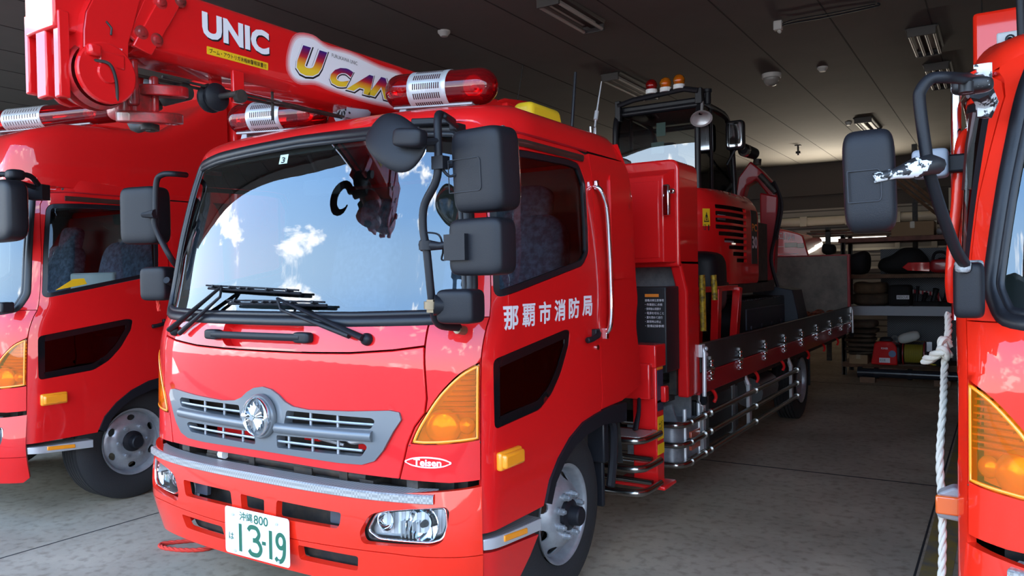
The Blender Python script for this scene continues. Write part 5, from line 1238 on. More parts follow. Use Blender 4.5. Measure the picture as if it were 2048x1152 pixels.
# work bar with beacons on the cab roof
br = MB(); by = cy0+.10; br.tube([(cx0+.02, by-.06, cz1+.06), (cx0+.2, by-.06, cz1+.10), (cx1-.15, by-.06, cz1+.14), (cx1, by-.06, cz1+.10)], .03, 8); br.box((cx0+.02, by-.05, cz1), (.06, .06, .22)); br.box((cx1+.0, by-.03, cz1+.05), (.07, .07, .16)); br.cyl((cx1+.04, by+.1, cz1-.02), (cx1+.04, by+.1, cz1+.13), .04, 12); br.cyl((cx1+.04, by+.1, cz1+.10), (cx1+.04, by+.1, cz1+.14), .05, 12)
BAR = br.build('beacon_bar', RUB, CF, bevel=.005)
RB = glassmat('beacon_red_lens', (.6, .03, .02), haze=.3, hcol=(.5, .01, .01)); OB = glassmat('beacon_amber_lens', (.9, .3, .02), haze=.35, hcol=(.85, .25, .01))
for (u, v, mlens, mb_) in ((1303, 171, RB, LAMPG), (1331, 167, OB, AMBS), (1358, 161, OB, AMBS)):
    p = EY(u, v, EO[1]+by-.06); mb = MB(); mb.sq(p, (.062, .062, .065), 1.); o = mb.build('beacon', mlens, CF, smooth=80)
    mb = MB(); mb.sq(p, (.03, .03, .035), .9); mb.build('beacon_bulb', mb_, CF); mb = MB(); mb.cyl(p-np.array([0, 0, .09]), p-np.array([0, 0, .045]), .06, 16); mb.build('beacon_base', WHITE, CF)
p = EY(1402, 233, EO[1]+cy0-.12); mb = MB(); mb.lathe([(-.04, .02), (-.03, .06), (.02, .105), (.035, .11), (.03, .09)], p, (.25, -.5, -.8), 24); mb.tube([p+np.array([0, .02, .04]), (cx1+.02, by, cz1)], .015, 6); mb.build('work_lamp', ALU, CF, smooth=50)
p = EXX(1471, 271, -2.45); mb = MB(); mb.sq(p, (.10, .05, .16), .3); o = mb.build('excavator_mirror', BLK, CF, smooth=60); mb = MB(); mb.sq(p-np.array([0, .045, 0]), (.085, .012, .14), .3); mb.build('mirror_glass', CHR, CF); mb = MB(); mb.tube([p-np.array([0, 0, .14]), p-np.array([.1, -.02, .30]), (cx1, cy1, 1.75)], .015, 6); mb.build('mirror_stay', RUB, CF)
# boom, folded beyond the cab
B = lambda u, v, Y=9.9: EY(u, v, Y)
mb = MB()
def plate(pts, Y, th, m=None, mbx=None):
    P = [EY(u, v, Y) for u, v in pts]; (mbx or mb).prism([(p[0], p[2]) for p in P], lambda a, b, d: Vector((a, Y-EO[1]+d, b)), th)
plate([(1470, 395), (1476, 355), (1500, 322), (1522, 340), (1548, 368), (1556, 400), (1540, 396), (1512, 360), (1492, 372), (1485, 400)], 9.75, .18)
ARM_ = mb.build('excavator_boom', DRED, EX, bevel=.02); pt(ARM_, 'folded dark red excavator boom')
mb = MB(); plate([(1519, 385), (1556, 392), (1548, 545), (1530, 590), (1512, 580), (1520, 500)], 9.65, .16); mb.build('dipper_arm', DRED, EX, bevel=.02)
mb = MB(); mb.cyl(B(1478, 398), B(1500, 340), .05, 12); mb.cyl(B(1500, 345), B(1512, 330), .03, 10); mb.cyl(B(1520, 350, 9.6), B(1552, 385, 9.6), .035, 10); mb.build('boom_cylinder', DARK, ARM_)
mb = MB(); mb.tube(crom([B(1545, 365, 9.6), B(1560, 400, 9.6), B(1550, 470, 9.6), B(1542, 520, 9.6), B(1556, 575, 9.6)], 5), .022, 6); mb.tube(crom([B(1548, 362, 9.55), B(1564, 410, 9.55), B(1552, 480, 9.55)], 5), .018, 6); mb.build('boom_hose', RUB, ARM_)
a = EY(1488, 300, 9.5); b = EY(1512, 309, 9.8); mb = MB(); dirv = Vector(b-a).normalized(); mb.lathe([(0, .045), (0, .075), (.06, .078), (.26, .07), (.26, 0)], a, dirv, 20); mb.lathe([(.012, 0), (.012, .046)], a, dirv, 20); o = mb.build('boom_lamp', BLK, ARM_, smooth=40)
mb = MB(); mb.lathe([(-.004, .05), (-.006, .078), (.03, .08), (.03, .07)], a, dirv, 24); mb.build('lamp_ring', CHR, ARM_); mb = MB(); mb.cyl(EY(1515, 318, 9.8), EY(1514, 330, 9.8), .05, 12); mb.build('boom_pin', DARK, ARM_)
mb = MB(); plate([(1505, 566), (1585, 580), (1598, 640), (1505, 655)], 9.5, .5); mb.build('dozer_blade', NAVY, EX, bevel=.01)
# lashing chain heap on the deck
CHN = thing('chain_heap', 'rusty orange chain and shackle heap at the far end of the flatbed', 'chain', tuple(onY(1618, 622, 10.9)*np.array([1, 1, 0])+np.array([0, 0, .918])))
random.seed(3); mb = MB()
for k in range(26):
    c_ = Vector((random.uniform(-.28, .28), random.uniform(-.2, .2), .05+random.random()*.12)); R_ = Matrix.Rotation(random.random()*6, 3, 'Z') @ Matrix.Rotation(random.random()*3, 3, 'X')
    mb.tube([c_+R_ @ Vector((.06*math.cos(a), .035*math.sin(a), 0)) for a in np.linspace(0, 2*PI, 11)[:-1]], .014, 6, closed=True)
mb.build('chain', mat('rusty_orange', (.30, .06, .02), rough=.7, dirt=(.08, .03, .02), vscale=30), CHN)
# ------------------------------------------------------------------ the high-roofed truck on the left
LT = thing('rescue_truck', 'red high-roofed fire truck parked left of the crane truck', 'fire truck', (-6.62, 2.42, 0)); LO = np.array([-6.62, 2.42, 0.])
RL_ = make_cab(LT, RED, LO, deep=True, skirt=False)
make_bumper(LT, RED)
wheel(LT, (1.06, .98, .43), 1, 'flat'); wheel(LT, (-1.06, .98, .43), -1, 'flat')
# high roof on the cab
mb = MB(); secs = []
def roofsec(y, w_, z0, z1, r=.14):
    h = rnd([(w_, z0), (w_, z1), (-w_, z1), (-w_, z0)], [.01, r, r, .01], 6); return [(a, y, b) for a, b in h]
secs = [roofsec(.20, .86, 2.33, 2.40, .05), roofsec(.22, .97, 2.33, 2.62, .12), roofsec(.34, 1.04, 2.315, 2.70, .14), roofsec(.55, 1.07, 2.30, 2.77, .14), roofsec(1.0, 1.085, 2.29, 2.80), roofsec(1.30, 1.09, 2.285, 2.83), roofsec(1.60, 1.09, 2.28, 3.02), roofsec(1.86, 1.09, 2.28, 3.22)]
n = len(secs[0]); mb.add([p for s_ in secs for p in s_], [(i*n+k, i*n+(k+1) % n, (i+1)*n+(k+1) % n, (i+1)*n+k) for i in range(len(secs)-1) for k in range(n)]+[tuple(range(n)), tuple((len(secs)-1)*n+k for k in range(n))[::-1]])
mb.build('high_roof', RED, LT, smooth=60)
mb = MB(); mb.prism([(.62, 2.76), (1.15, 2.79), (1.15, 2.825), (.70, 2.82)], lambda a, b, d: Vector((-.6+d, a+max(0, .15*(d-.6)), b)), 1.5); mb.build('light_plinth', RED, LT, bevel=.01)
la = onY(-170, 262, 2.42+.62)-LO; lb2 = onY(222, 222, 2.42+.68)-LO
lightbar(LT, (-.45, .62, 2.945), (.965, 1.0, 2.945), r=.09, sl=(.25, .52))
mb = MB(); mb.bx((-1.13, 1.90, .55), (1.13, 8.2, 3.42)); body = mb.build('equipment_body', RED, LT, bevel=.03, seg=3)
mb = MB()
for y in (2.35, 3.3): mb.bx((1.13, y-.012, .7), (1.142, y+.012, 3.3))
mb.build('body_seam', DRED, body)
mb = MB(); mb.bx((-.9, 1.0, .35), (.9, 8, .75)); mb.build('chassis', DARK, LT)
for sg in (1, -1): wheel(LT, (sg*1.045, 6.2, .43), sg, 'dish')
# its near-side mirrors and the yellow tag on the sill
LY = lambda u, v, y: onY(u, v, 2.42+y)-LO
mb = MB(); pts = crom([LY(80, 375, .25), LY(60, 352, .15), LY(25, 350, .05), LY(-6, 352, 0), LY(-10, 390, 0)], 5); mb.tube(pts, .017, 10); mb.box(LY(78, 385, .25), (.10, .08, .10), rot=.5); mb.sq(LY(30, 350, .06), (.05, .05, .035), .6); mb.tube([LY(15, 358, .04), LY(70, 375, .22)], .016, 8)
ARMl = mb.build('mirror_hoop', BLK, LT, smooth=50)
a = LY(-55, 372, .02); b = LY(46, 481, .02); mirror_head('main_mirror', ARMl, (a+b)/2, (abs(b[0]-a[0])/2, .07, abs(a[2]-b[2])/2), tilt(rz=-.05), .34)
mb = MB(); mb.box(LY(10, 615, .12), (.09, .08, .07)); mb.build('mirror_foot', BLK, ARMl, bevel=.01)
yt = panel('yellow_tag', [(SY(.40, 1.585), 1.585), (SY(.62, 1.625), 1.625), (SY(.60, 1.665), 1.665), (SY(.52, 1.66), 1.66)], YLAB, RL_['door', 1], thick=.001, off=-.011, bevel=0)
mb = MB(); mb.bx((-.2, 1.2, 1.45), (.45, 1.6, 1.72)); mb.build('white_case', mat('case_grey', (.30, .34, .35), rough=.6), LT, bevel=.02)

# ------------------------------------------------------------------ the truck at the right edge
RT = thing('pump_truck', 'orange-red fire truck cut off by the right edge, white rope on its corner', 'fire truck', (1.0, 2.62, 0)); RO = np.array([1.0, 2.62, 0.])
RR = make_cab(RT, REDB, RO, deep=False, markers=(1,))
make_bumper(RT, REDB)
wheel(RT, (-1.06, .98, .43), -1, 'flat'); wheel(RT, (1.06, .98, .43), 1, 'flat')
mb = MB(); mb.bx((-1.13, 2.45, .50), (1.13, 8.6, 3.05)); bd = mb.build('equipment_body', REDB, RT, bevel=.02)
p = onX(1957, 100, -.13)-RO
mb = MB(); mb.bx((-1.13, p[1]-.02, 3.0), (-.5, p[1]+1.5, p[2])); mb.build('roof_locker', REDB, RT, bevel=.01)
mb = MB(); mb.bx((-.9, 1.0, .35), (.9, 8, .75)); mb.build('chassis', DARK, RT)
for sg in (1, -1): wheel(RT, (sg*1.045, 6.2, .43), sg, 'dish')
RY = lambda u, v, y: onY(u, v, 2.62+y)-RO
a = RY(1993, 66, .75); b = RY(2050, 104, .75); mb = MB(); mb.bx((a[0], .75, b[2]), (b[0]+.1, .95, a[2])); o = mb.build('junction_box', mat('box_grey', (.42, .43, .43), rough=.5), RT, bevel=.006)
mb = MB(); q = RY(2020, 80, .74); mb.lathe([(0, .016), (.02, .016), (.022, .009)], q, (0, -1, 0), 14); mb.tube(crom([q, q+np.array([.0, -.05, -.01]), q+np.array([.03, -.06, -.05])], 4), .008, 6); mb.bx((a[0]-.02, .74, b[2]-.03), (a[0]+.06, .78, b[2]+.0)); mb.build('cable_gland', BLK, o)
mb = MB(); mb.tube([RY(2044, 95, .65), RY(2040, -10, .65)], .014, 10); mb.build('roof_aerial', BLK, RT)
# mirror hoop of the right-hand truck
hp = crom([RY(1962, 158, .28), RY(1940, 156, .10), RY(1925, 157, -.08), RY(1895, 155, -.17), RY(1862, 158, -.19), RY(1842, 180, -.20), RY(1839, 205, -.20), RY(1850, 290, -.20), RY(1857, 340, -.20), RY(1862, 358, -.19), RY(1885, 430, -.12), RY(1912, 500, -.02), RY(1930, 530, .06), RY(1937, 556, .12)], 6)
mb = MB(); mb.tube(hp, .0165, 12); HOOP = mb.build('mirror_hoop', BLK, RT, smooth=60); pt(HOOP, 'black mirror hoop with peeling paint')
mb = MB(); mb.tube([RY(1922, 158, -.06), RY(1945, 146, .1), RY(1962, 144, .26)], .011, 8); mb.build('hoop_stay', CHR, HOOP)
mb = MB(); mb.box(RY(1966, 150, .28), (.05, .06, .06)); mb.cyl(RY(1932, 165, -.05), RY(1932, 185, -.05), .02, 10); mb.sq(RY(1944, 172, .05), (.055, .04, .022), .6); mb.tube([RY(1960, 178, .2), RY(1974, 205, .28), RY(1968, 235, .28)], [.035, .032, .022], 8)
split_build('hoop_bracket', mb, mat('peeling_black', (.012, .012, .014), rough=.5, dirt=(.62, .63, .64), vscale=13, dr=(.53, .55)), HOOP)
a = RY(1940, 516, .12); b = RY(1938, 615, .14)
mb = MB(); mb.sq(RY(1938, 580, .13), (.042, .06, .085), (.3, .5)); mb.build('hoop_foot', BLK, HOOP, smooth=50); mb = MB(); mb.box(RY(1938, 540, .14), (.078, .07, .06)); mb.cyl(RY(1925, 545, .06), RY(1927, 520, .06), .022, 10); mb.build('hoop_foot_plate', mat('worn_bracket', (.40, .41, .42), rough=.6, dirt=(.10, .10, .10), vscale=30), HOOP, bevel=.01)
a = RY(1686, 268, -.22); b = RY(1794, 464, -.22)
c = (a+b)/2; hx = abs(b[0]-a[0])/2; hz = abs(a[2]-b[2])/2
mirror_head('main_mirror', HOOP, c, (hx*.99, .075, hz*.99), tilt(rz=.12, ry=-.03), (.36, .40))
mb = MB(); mb.tube([RY(1748, 356, -.30), RY(1790, 347, -.28), RY(1835, 335, -.24)], [.014, .0145, .03], 10); mb.tube([RY(1826, 337, -.25), RY(1858, 330, -.22), RY(1874, 332, -.20)], [.028, .04, .032], 10, sq=(1, .75)); mb.build('mirror_arm', mat('peeling_arm', (.014, .014, .016), rough=.5, dirt=(.70, .71, .72), vscale=16, dr=(.55, .57)), HOOP, smooth=50)
ring = [Vector(c)+tilt(rz=.12, ry=-.03) @ Vector((x*hx, -.077, z*hz)) for x, z in rnd([(-.80, .18), (.42, .18), (.42, -.42), (-.80, -.42)], [.03, .14, .14, .03])]
mb = MB(); mb.tube(ring, .002, 5, closed=True); mb.build('mirror_access_line', DTRIM, HOOP)
# flat grey-backed sub mirror on the red grab rail behind
a = RY(1824, 303, .9); b = RY(1899, 354, .9); mirror_head('rear_view_mirror', RT, (a+b)/2, (abs(b[0]-a[0])/2, .05, abs(a[2]-b[2])/2), None, .3, LGREY)
mb = MB(); mb.box(RY(1902, 328, .92), (.12, .06, .07)); mb.tube([RY(1905, 328, .92), RY(1925, 330, .95)], .02, 8); mb.build('mirror_clamp', BLK, RT, bevel=.008)
mb = MB(); mb.tube(crom([RY(1942, 262, 1.0), RY(1927, 275, .97), RY(1919, 310, .95), RY(1914, 400, .95), RY(1907, 470, .95), RY(1901, 560, .95), RY(1905, 600, 1.0)], 5), .021, 10); mb.build('grab_rail', REDB, RT, smooth=60)
mb = MB(); mb.tube([RY(1912, 168, 1.5), RY(1913, 640, 1.5)], .022, 10); mb.build('chrome_pole', CHR, RT, smooth=60)
mb = MB(); mb.tube([RY(1962, 215, .5), RY(1950, 290, .5), RY(1943, 380, .5)], .03, 8); mb.tube([RY(1947, 300, .5), RY(1935, 420, .5), RY(1930, 520, .5)], .012, 8); mb.build('wiring_duct', mat('brown_duct', (.05, .012, .012), rough=.4), RT)
# grey side lamp low on the corner
q = RY(1910, 1010, .34); mb = MB(); mb.prism(rnd([(-.055, -.05), (.05, -.06), (.05, .03), (.0, .06), (-.055, .03)], .015), lambda a, b, d: Vector((q[0]+a, q[1]+d, q[2]+b)), .07); o = mb.build('side_lamp_housing', mat('lamp_grey', (.22, .22, .23), rough=.45), RT, bevel=.008)
q = RY(1895, 1010, .33); mb = MB(); mb.box(q, (.07, .03, .062)); pt(mb.build('side_lamp_lens', mat('lamp_orange', (.62, .10, .01), rough=.3, coat=1.), o, bevel=.006), 'orange side lamp')
# twisted rope
def rope(name, pts, r, m, label, cat, parent=None, tw=9., loc=None):
    P = crom([Vector(p) for p in pts], 10); mb = MB(); L = 0; fr = []
    x = None
    for i, p in enumerate(P):
        t = (Vector(P[min(i+1, len(P)-1)])-Vector(P[max(i-1, 0)])).normalized()
        if x is None: x = t.orthogonal().normalized()
        x = (x-t*x.dot(t)).normalized(); y = t.cross(x)
        if i: L += (Vector(p)-Vector(P[i-1])).length
        fr.append((Vector(p), x.copy(), y, L))
    Q = []
    for i in range(len(fr)-1):
        p0, x0, y0, l0 = fr[i]; p1, x1, y1, l1 = fr[i+1]; k = max(1, int((l1-l0)/(r*1.1)))
        for j in range(k): t = j/k; Q.append((p0.lerp(p1, t), x0.lerp(x1, t), y0.lerp(y1, t), l0+(l1-l0)*t))
    Q.append(fr[-1])
    for s_ in range(3):
        mb.tube([p+(x*math.cos(l/r/tw*PI*2+s_*2.094)+y*math.sin(l/r/tw*PI*2+s_*2.094))*r*.52 for p, x, y, l in Q], r*.56, 6)
    o = mb.build(name, m, parent, smooth=60)
    if label: tag(o, label, cat)
    return o
wx = lambda u, v, y: onY(u, v, 2.62+y)
rope('rope', [wx(1896, 628, .9), wx(1897, 660, .8), wx(1893, 690, .75), wx(1889, 740, .7), wx(1887, 800, .55), wx(1880, 900, .45), wx(1881, 960, .42), wx(1884, 1010, .40), wx(1885, 1100, .36), wx(1882, 1180, .33)], .013, ROPEW, 'white twisted rope hanging down beside the right-hand orange-red truck', 'rope')
rope('rope', [wx(1898, 690, .72), wx(1888, 680, .70), wx(1884, 692, .69), wx(1895, 712, .69), wx(1886, 700, .67), wx(1868, 712, .72), wx(1850, 722, .78)], .019, ROPEW, 'thick knotted white rope end tied at the right-hand truck', 'rope')
# red cords of the crane truck
rope('cord', [onY(331, 556, 2.80), onY(320, 563, 2.78), onY(315, 580, 2.77), onY(316, 600, 2.77), onY(318, 622, 2.77)], .011, ROPER, 'red cord hanging from the far mirror of the crane truck', 'cord')
g_ = lambda u, v: onZ(u, v, .012)
rope('cord', [g_(432, 1082), g_(405, 1080), g_(365, 1083), g_(335, 1086), g_(320, 1090), g_(330, 1096), g_(365, 1100), g_(405, 1099), g_(428, 1093), g_(440, 1086)], .013, ROPER, 'loop of red cord lying on the floor under the crane truck bumper', 'cord')
# ------------------------------------------------------------------ ceiling fittings
def C(u, v, z=CEIL): return onZ(u, v, z)
def lamp_fixture(c, L, n, rz, label, tw=.30):
    t = thing('ceiling_light', label, 'ceiling light', (c[0], c[1], CEIL), group=None, rz=rz)
    mb = MB(); mb.prism([(-tw/2, -.03), (-tw/2-.02, -.002), (tw/2+.02, -.002), (tw/2, -.03)], lambda a, b, d: Vector((a, -L/2+d, b)), L); mb.bx((-.03, -L/2, -.06), (.03, L/2, -.03))
    for y in (-L/2-.012, L/2+.012): mb.box((0, y, -.055), (tw*.95, .024, .10))
    mb.build('lamp_housing', LAMPB, t, bevel=.004)
    for k in range(n):
        x = (k-(n-1)/2)*tw*.82/max(n-1, 1); mb = MB(); mb.cyl((x, -L/2+.01, -.085), (x, L/2-.01, -.085), .018, 10); mb.build('tube', TUBEOFF, t)
    mb = MB(); mb.bx((-tw*.3, -L/2+.1, -.045), (tw*.3, L/2-.1, -.03)); mb.build('reflector_plate', TUBEOFF, t)
spec = [((1095, -8), (1188, 45), 2, 'unlit twin tube ceiling light nearest the front, above the crane truck'),
        ((1228, 145), (1295, 188), 2, 'unlit twin tube ceiling light just behind the excavator beacons'),
        ((1848, 52), (1852, 96), 4, 'unlit four tube ceiling light, front one above the right-hand truck'),
        ((1879, 124), (1880, 165), 4, 'unlit four tube ceiling light behind the mirror hoop of the right-hand truck'),
        ((1727, 234), (1745, 256), 3, 'unlit small ceiling light near the black mirror of the right-hand truck')]
for a, b, n, lb in spec:
    A = C(*a); B = C(*b); d = (B-A); c = (A+B)/2; L = max(abs(d[1]), .55)
    lamp_fixture(c, L, n, 0, lb, .26 if n == 2 else .30)
def detector(u, v, r, label, dome=False):
    p = C(u, v); t = thing('dome_camera' if dome else 'smoke_detector', label, 'camera' if dome else 'smoke detector', (p[0], p[1], CEIL)); mb = MB()
    if dome:
        mb.lathe([(0, r), (-.05, r), (-.06, r*.95), (-.06, 0)], (0, 0, 0), (0, 0, 1), 28); mb.build('base', mat('detector_white', (.55, .52, .47), rough=.5), t, smooth=40)
        mb = MB(); mb.sq((0, 0, -.06), (r*.85, r*.85, r*.85), 1.); mb.build('dome', mat('smoked_dome', (.30, .28, .25), rough=.2), t, smooth=80)
    else:
        mb.lathe([(0, r), (-.02, r), (-.04, r*.75), (-.06, r*.55), (-.065, 0)], (0, 0, 0), (0, 0, 1), 20); mb.build('base', mat('detector_white', (.55, .52, .47), rough=.5), t, smooth=40)
detector(1543, 148, .13, 'white dome security camera under the ceiling', True)
detector(1645, 134, .07, 'smoke detector on the ceiling right of the dome camera'); detector(888, 62, .07, 'smoke detector on the ceiling above the red light bars')
detector(1697, 244, .06, 'smoke detector on the ceiling left of the small ceiling light'); detector(1753, 262, .10, 'round white fitting right beside the small ceiling light')
p = C(1596, 290); t = thing('pipe_hanger', 'short dark hanger bolt sticking down from the rear ceiling', 'hanger', (p[0], p[1], CEIL)); mb = MB(); mb.cyl((0, 0, 0), (0, 0, -.22), .02, 8); mb.build('rod', DARK, t); mb = MB(); mb.box((0, 0, -.16), (.09, .05, .05)); mb.box((0, 0, -.01), (.12, .08, .02)); mb.build('clip', DARK, t)
p = C(1556, 42); q = C(1755, 6); t = thing('ceiling_socket', 'small ceiling socket with a black cable sagging to the right', 'socket', (p[0], p[1], CEIL)); mb = MB(); mb.box((0, 0, -.05), (.09, .07, .10)); mb.cyl((.0, 0, -.1), (.03, 0, -.13), .02, 8); mb.build('socket_box', mat('detector_white', 0), t, bevel=.01)
d = q-p; mb = MB(); mb.tube(crom([(0, 0, -.08), (d[0]*.1, d[1]*.1, -.05), (d[0]*.5, d[1]*.5, -.05), (d[0]*.98, d[1]*.98, -.03), (d[0], d[1], -.002)], 6), .009, 6); mb.tube(crom([(0, 0, -.06), (d[0]*.15, d[1]*.15, -.02), (d[0]*.55, d[1]*.55, -.02), (d[0]*.98, d[1]*.98, -.01)], 6), .007, 6); mb.build('socket_cable', BLK, t)
for (u, y, z, lb) in ((1019, 7.6, 2.9, 'thin dark cord hanging from the ceiling behind the front light bar'), (1964, 7.0, 3.2, 'thin dark cord hanging from the ceiling above the right-hand truck')):
    p = C(1046 if u < 1500 else 1963, 130 if u < 1500 else -30); e2 = onY(u, 205 if u < 1500 else 106, p[1]-.0)
    mb = MB(); mb.cyl(tuple(np.array([p[0], p[1], CEIL])), tuple(e2-np.array([0, 0, .6])), .008, 6); tag(mb.build('hanging_cord', DARK), lb, 'cord')

# ------------------------------------------------------------------ lit tube lamps at the back wall; the unmeasured ones are unseen, added to brighten the ceiling
for i, (u, v, lb) in enumerate(((1637, 479, 'lit fluorescent tube lamp on the back wall beside the distant red vehicle'), (1716, 478, 'lit fluorescent tube lamp on the back wall just above the wooden shelf'), (None, -7.6, 'unseen fluorescent tube lamp added on the back wall behind the excavator'), (None, -11.5, 'unseen fluorescent tube lamp added on the back wall behind the left-hand truck'), (None, 3.2, 'unseen fluorescent tube lamp added on the back wall behind the right-hand truck'))):
    if u: c = onY(u, v, BACKY-.42)
    else: c = np.array([v, BACKY-.42, 2.42])
    t = thing('wall_lamp', lb, 'lamp', tuple(c)); L = .62
    mb = MB(); mb.cyl((-L, 0, 0), (L, 0, 0), .045, 12); mb.build('lit_tube', TUBEON, t)
    mb = MB(); mb.bx((-L-.03, .04, .02), (L+.03, .14, .10)); mb.bx((-L-.05, -.03, -.05), (-L, .1, .08)); mb.bx((L, -.03, -.05), (L+.05, .1, .08)); mb.build('lamp_housing', LAMPB, t)
    ld = bpy.data.lights.new('tube_glow', 'AREA'); ld.shape = 'RECTANGLE'; ld.size = 1.2; ld.size_y = .12; ld.energy = 40; ld.color = (1, .90, .74); lo = bpy.data.objects.new('tube_glow', ld); COL.objects.link(lo); lo.parent = t
    lo.location = (0, -.16, .08); lo.rotation_euler = (math.radians(-142), 0, 0); ld.spread = math.radians(110)  # area light added at each tube, tilted up to brighten the ceiling

# ------------------------------------------------------------------ far red rescue vehicle
c = onY(1540, 510, 17.2); RV = thing('rescue_vehicle', 'distant red rescue vehicle with SUPER RESCUE NAHA in white on its side', 'fire truck', (-3.9, 17.2, 0)); VO = np.array([-3.9, 17.2, 0])
V = lambda u, v, Y=17.2: onY(u, v, Y)-VO
e0 = V(1618, 500); t0 = V(1540, 455); t1 = V(1596, 466)
mb = MB(); side = [(t0[0]-2.6, t0[2]+.15), (t0[0], t0[2]+.02), (t1[0], t1[2]), (t1[0]+.10, t1[2]-.05), (e0[0]-.05, t1[2]-.32), (e0[0], t1[2]-.5), (e0[0]+.02, .55), (t0[0]-2.6, .55)]
mb.prism(rnd(side, .05, 3), lambda a, b, d: Vector((a, d, b)), 2.0); vb = mb.build('body', mat('rescue_red', (.60, .01, .015), rough=.3, coat=1.), RV, bevel=.03)
A = V(1543, 467); B = V(1590, 476); hh = .145
lettering('side_lettering', 'SUPER RESCUE NAHA', (0, 0, 1, 1), lambda a, b: Vector((A[0]-.12+(B[0]-A[0]+.12)*a, -.006, A[2]-.07+(B[2]-A[2])*a+hh*b)), WLET, vb, bold=.01)
mb = MB(); mb.bx((t1[0]-.28, -.01, t1[2]-.30), (t1[0]-.02, .01, t1[2]-.20)); mb.bx((t1[0]-.02, -.01, t1[2]-.32), (e0[0]-.10, .01, t1[2]-.22)); mb.build('body_light', mat('pale_lamp', (.75, .68, .62), rough=.3), vb, bevel=.01)
mb = MB()
for dz in (.42, .58): mb.bx((t0[0]-2.5, -.008, t0[2]-dz-.01), (t1[0], .0, t0[2]-dz)); 
mb.bx((t1[0]-.6, -.008, t0[2]-1.1), (t1[0]-.59, .0, t0[2]-.2)); mb.build('body_seam', WLET, vb)
for x in (e0[0]-.7, t0[0]-1.9):
    mb = MB(); mb.lathe([(-.1, .2), (-.1, .36), (.1, .38), (.12, .3), (.12, 0)], (x, .08, .38), (0, -1, 0), 28); mb.build('wheel', TYRE, RV)

# ------------------------------------------------------------------ shelving unit between the trucks
SYY = 13.0
SP = lambda u, v, Y=SYY: onY(u, v, Y)
SH = thing('storage_shelf', 'steel and timber storage shelf against the rear between the trucks', 'shelf', (-1.3, SYY, 0)); SO = np.array([-1.3, SYY, 0]); D_ = .75
x0 = SP(1700, 600)[0]-.12; x1 = SP(1905, 600)[0]+.35
zl = {'white': SP(1800, 622)[2]-0.0, 'wood': SP(1800, 549)[2], 'top': SP(1800, 476)[2], 'low': SP(1800, 735)[2]}
def bd(name, z, th, m, xa=x0, xb=x1, y0=0, y1=D_, lab=None, par=None):
    mb = MB(); mb.bx((xa-SO[0], y0, z-th/2), (xb-SO[0], y1, z+th/2)); o = mb.build(name, m, par or SH, bevel=.004)
    if lab: pt(o, lab)
    return o
bd('shelf_board', zl['white'], .145, mat('pale_beam', (.40, .42, .46), rough=.5), lab='pale grey front beam and deck'); 
bd('shelf_board', SP(1800, 552)[2], .06, WOOD, lab='bare timber shelf board'); bd('shelf_board', SP(1800, 477)[2], .07, mat('red_timber', (.22, .085, .06), rough=.75, dirt=(.12, .05, .035), vscale=6), xa=SP(1676, 476)[0], lab='reddish timber shelf board')
bd('shelf_board', .17, .08, WOOD, lab='low timber pallet board')
for x in (x0+.03, x1-.05, SP(1684, 500)[0]):
    for y in (.02, D_-.05): mb = MB(); mb.bx((x-SO[0]-.025, y, 0), (x-SO[0]+.025, y+.04, SP(1800, 465)[2] if x > x0-.2 else SP(1800, 440)[2])); mb.build('upright', DARK, SH)
PERF = pattern('perforated_sheet', (.07, .072, .08), (.025, .025, .028), 'checker', 60., rough=.5, metal=.4, bump=.2)
mb = MB(); mb.bx((SP(1762, 600)[0]-SO[0], D_-.02, .2), (x1-SO[0], D_, 1.05)); mb.bx((SP(1748, 500)[0]-SO[0], D_-.02, 1.08), (x1-SO[0], D_, SP(1800, 495)[2])); mb.build('back_panel', PERF, SH)
def pad(name, u0, v0, u1, v1, Y, dep, m, label, cat, e=.4, group=None, lump=0., seed=1, base=None):
    """soft or boxy lump filling the pixel box at depth Y, resting on its lower edge"""
    a = SP(u0, v0, Y); b = SP(u1, v1, Y); zb_ = b[2] if base is None else base; c = np.array([(a[0]+b[0])/2, Y+dep/2, (a[2]+zb_)/2]); d = (abs(b[0]-a[0])/2, dep/2, abs(a[2]-zb_)/2)
    mb = MB(); mb.sq((0, 0, d[2]), d, e, nu=36, nv=22); rr = random.Random(seed)
    if lump:
        ph = [rr.random()*6 for _ in range(6)]
        mb.v = [(x*(1+lump*math.sin(z*9+ph[0])*.4), y, z*(1+lump*math.sin(x*7+ph[1])*(z/(2*d[2])))+lump*.05*math.sin(x*23+ph[2])*(z/(2*d[2]))) for x, y, z in mb.v]
    o = mb.build(name, m, smooth=70); o.location = (c[0], c[1], zb_); tag(o, label, cat, group); return o, d, c
zw = zl['white']+.0725; zwd = SP(1800, 552)[2]+.03; ztp = SP(1800, 477)[2]+.035
def carton(u0, v0, u1, Y, dep, zb_, label, m=CARD):
    a = SP(u0, v0, Y); b = SP(u1, v0, Y); h = a[2]-zb_; t = thing('cardboard_box', label, 'box', ((a[0]+b[0])/2, Y+dep/2, zb_)); mb = MB(); w_ = b[0]-a[0]; mb.bx((-w_/2, -dep/2, 0), (w_/2, dep/2, h)); mb.build('carton', m, t, bevel=.006)
    mb = MB(); mb.bx((-.03, -dep/2-.001, h*.55), (.03, -dep/2, h)); mb.bx((-.03, -dep/2-.001, h), (.03, dep/2, h+.002)); mb.build('packing_tape', mat('tape_brown', (.34, .25, .15), rough=.35), t)
    return t
carton(1782, 445, 1868, 13.05, .5, ztp, 'brown cardboard box lying on the reddish timber shelf')
pad('plastic_sheet', 1872, 452, 1925, 474, 13.05, .5, mat('clear_sheet', (.30, .30, .31), rough=.4), 'crumpled translucent sheet at the end of the reddish timber shelf', 'sheet', .6, lump=.15, base=ztp)
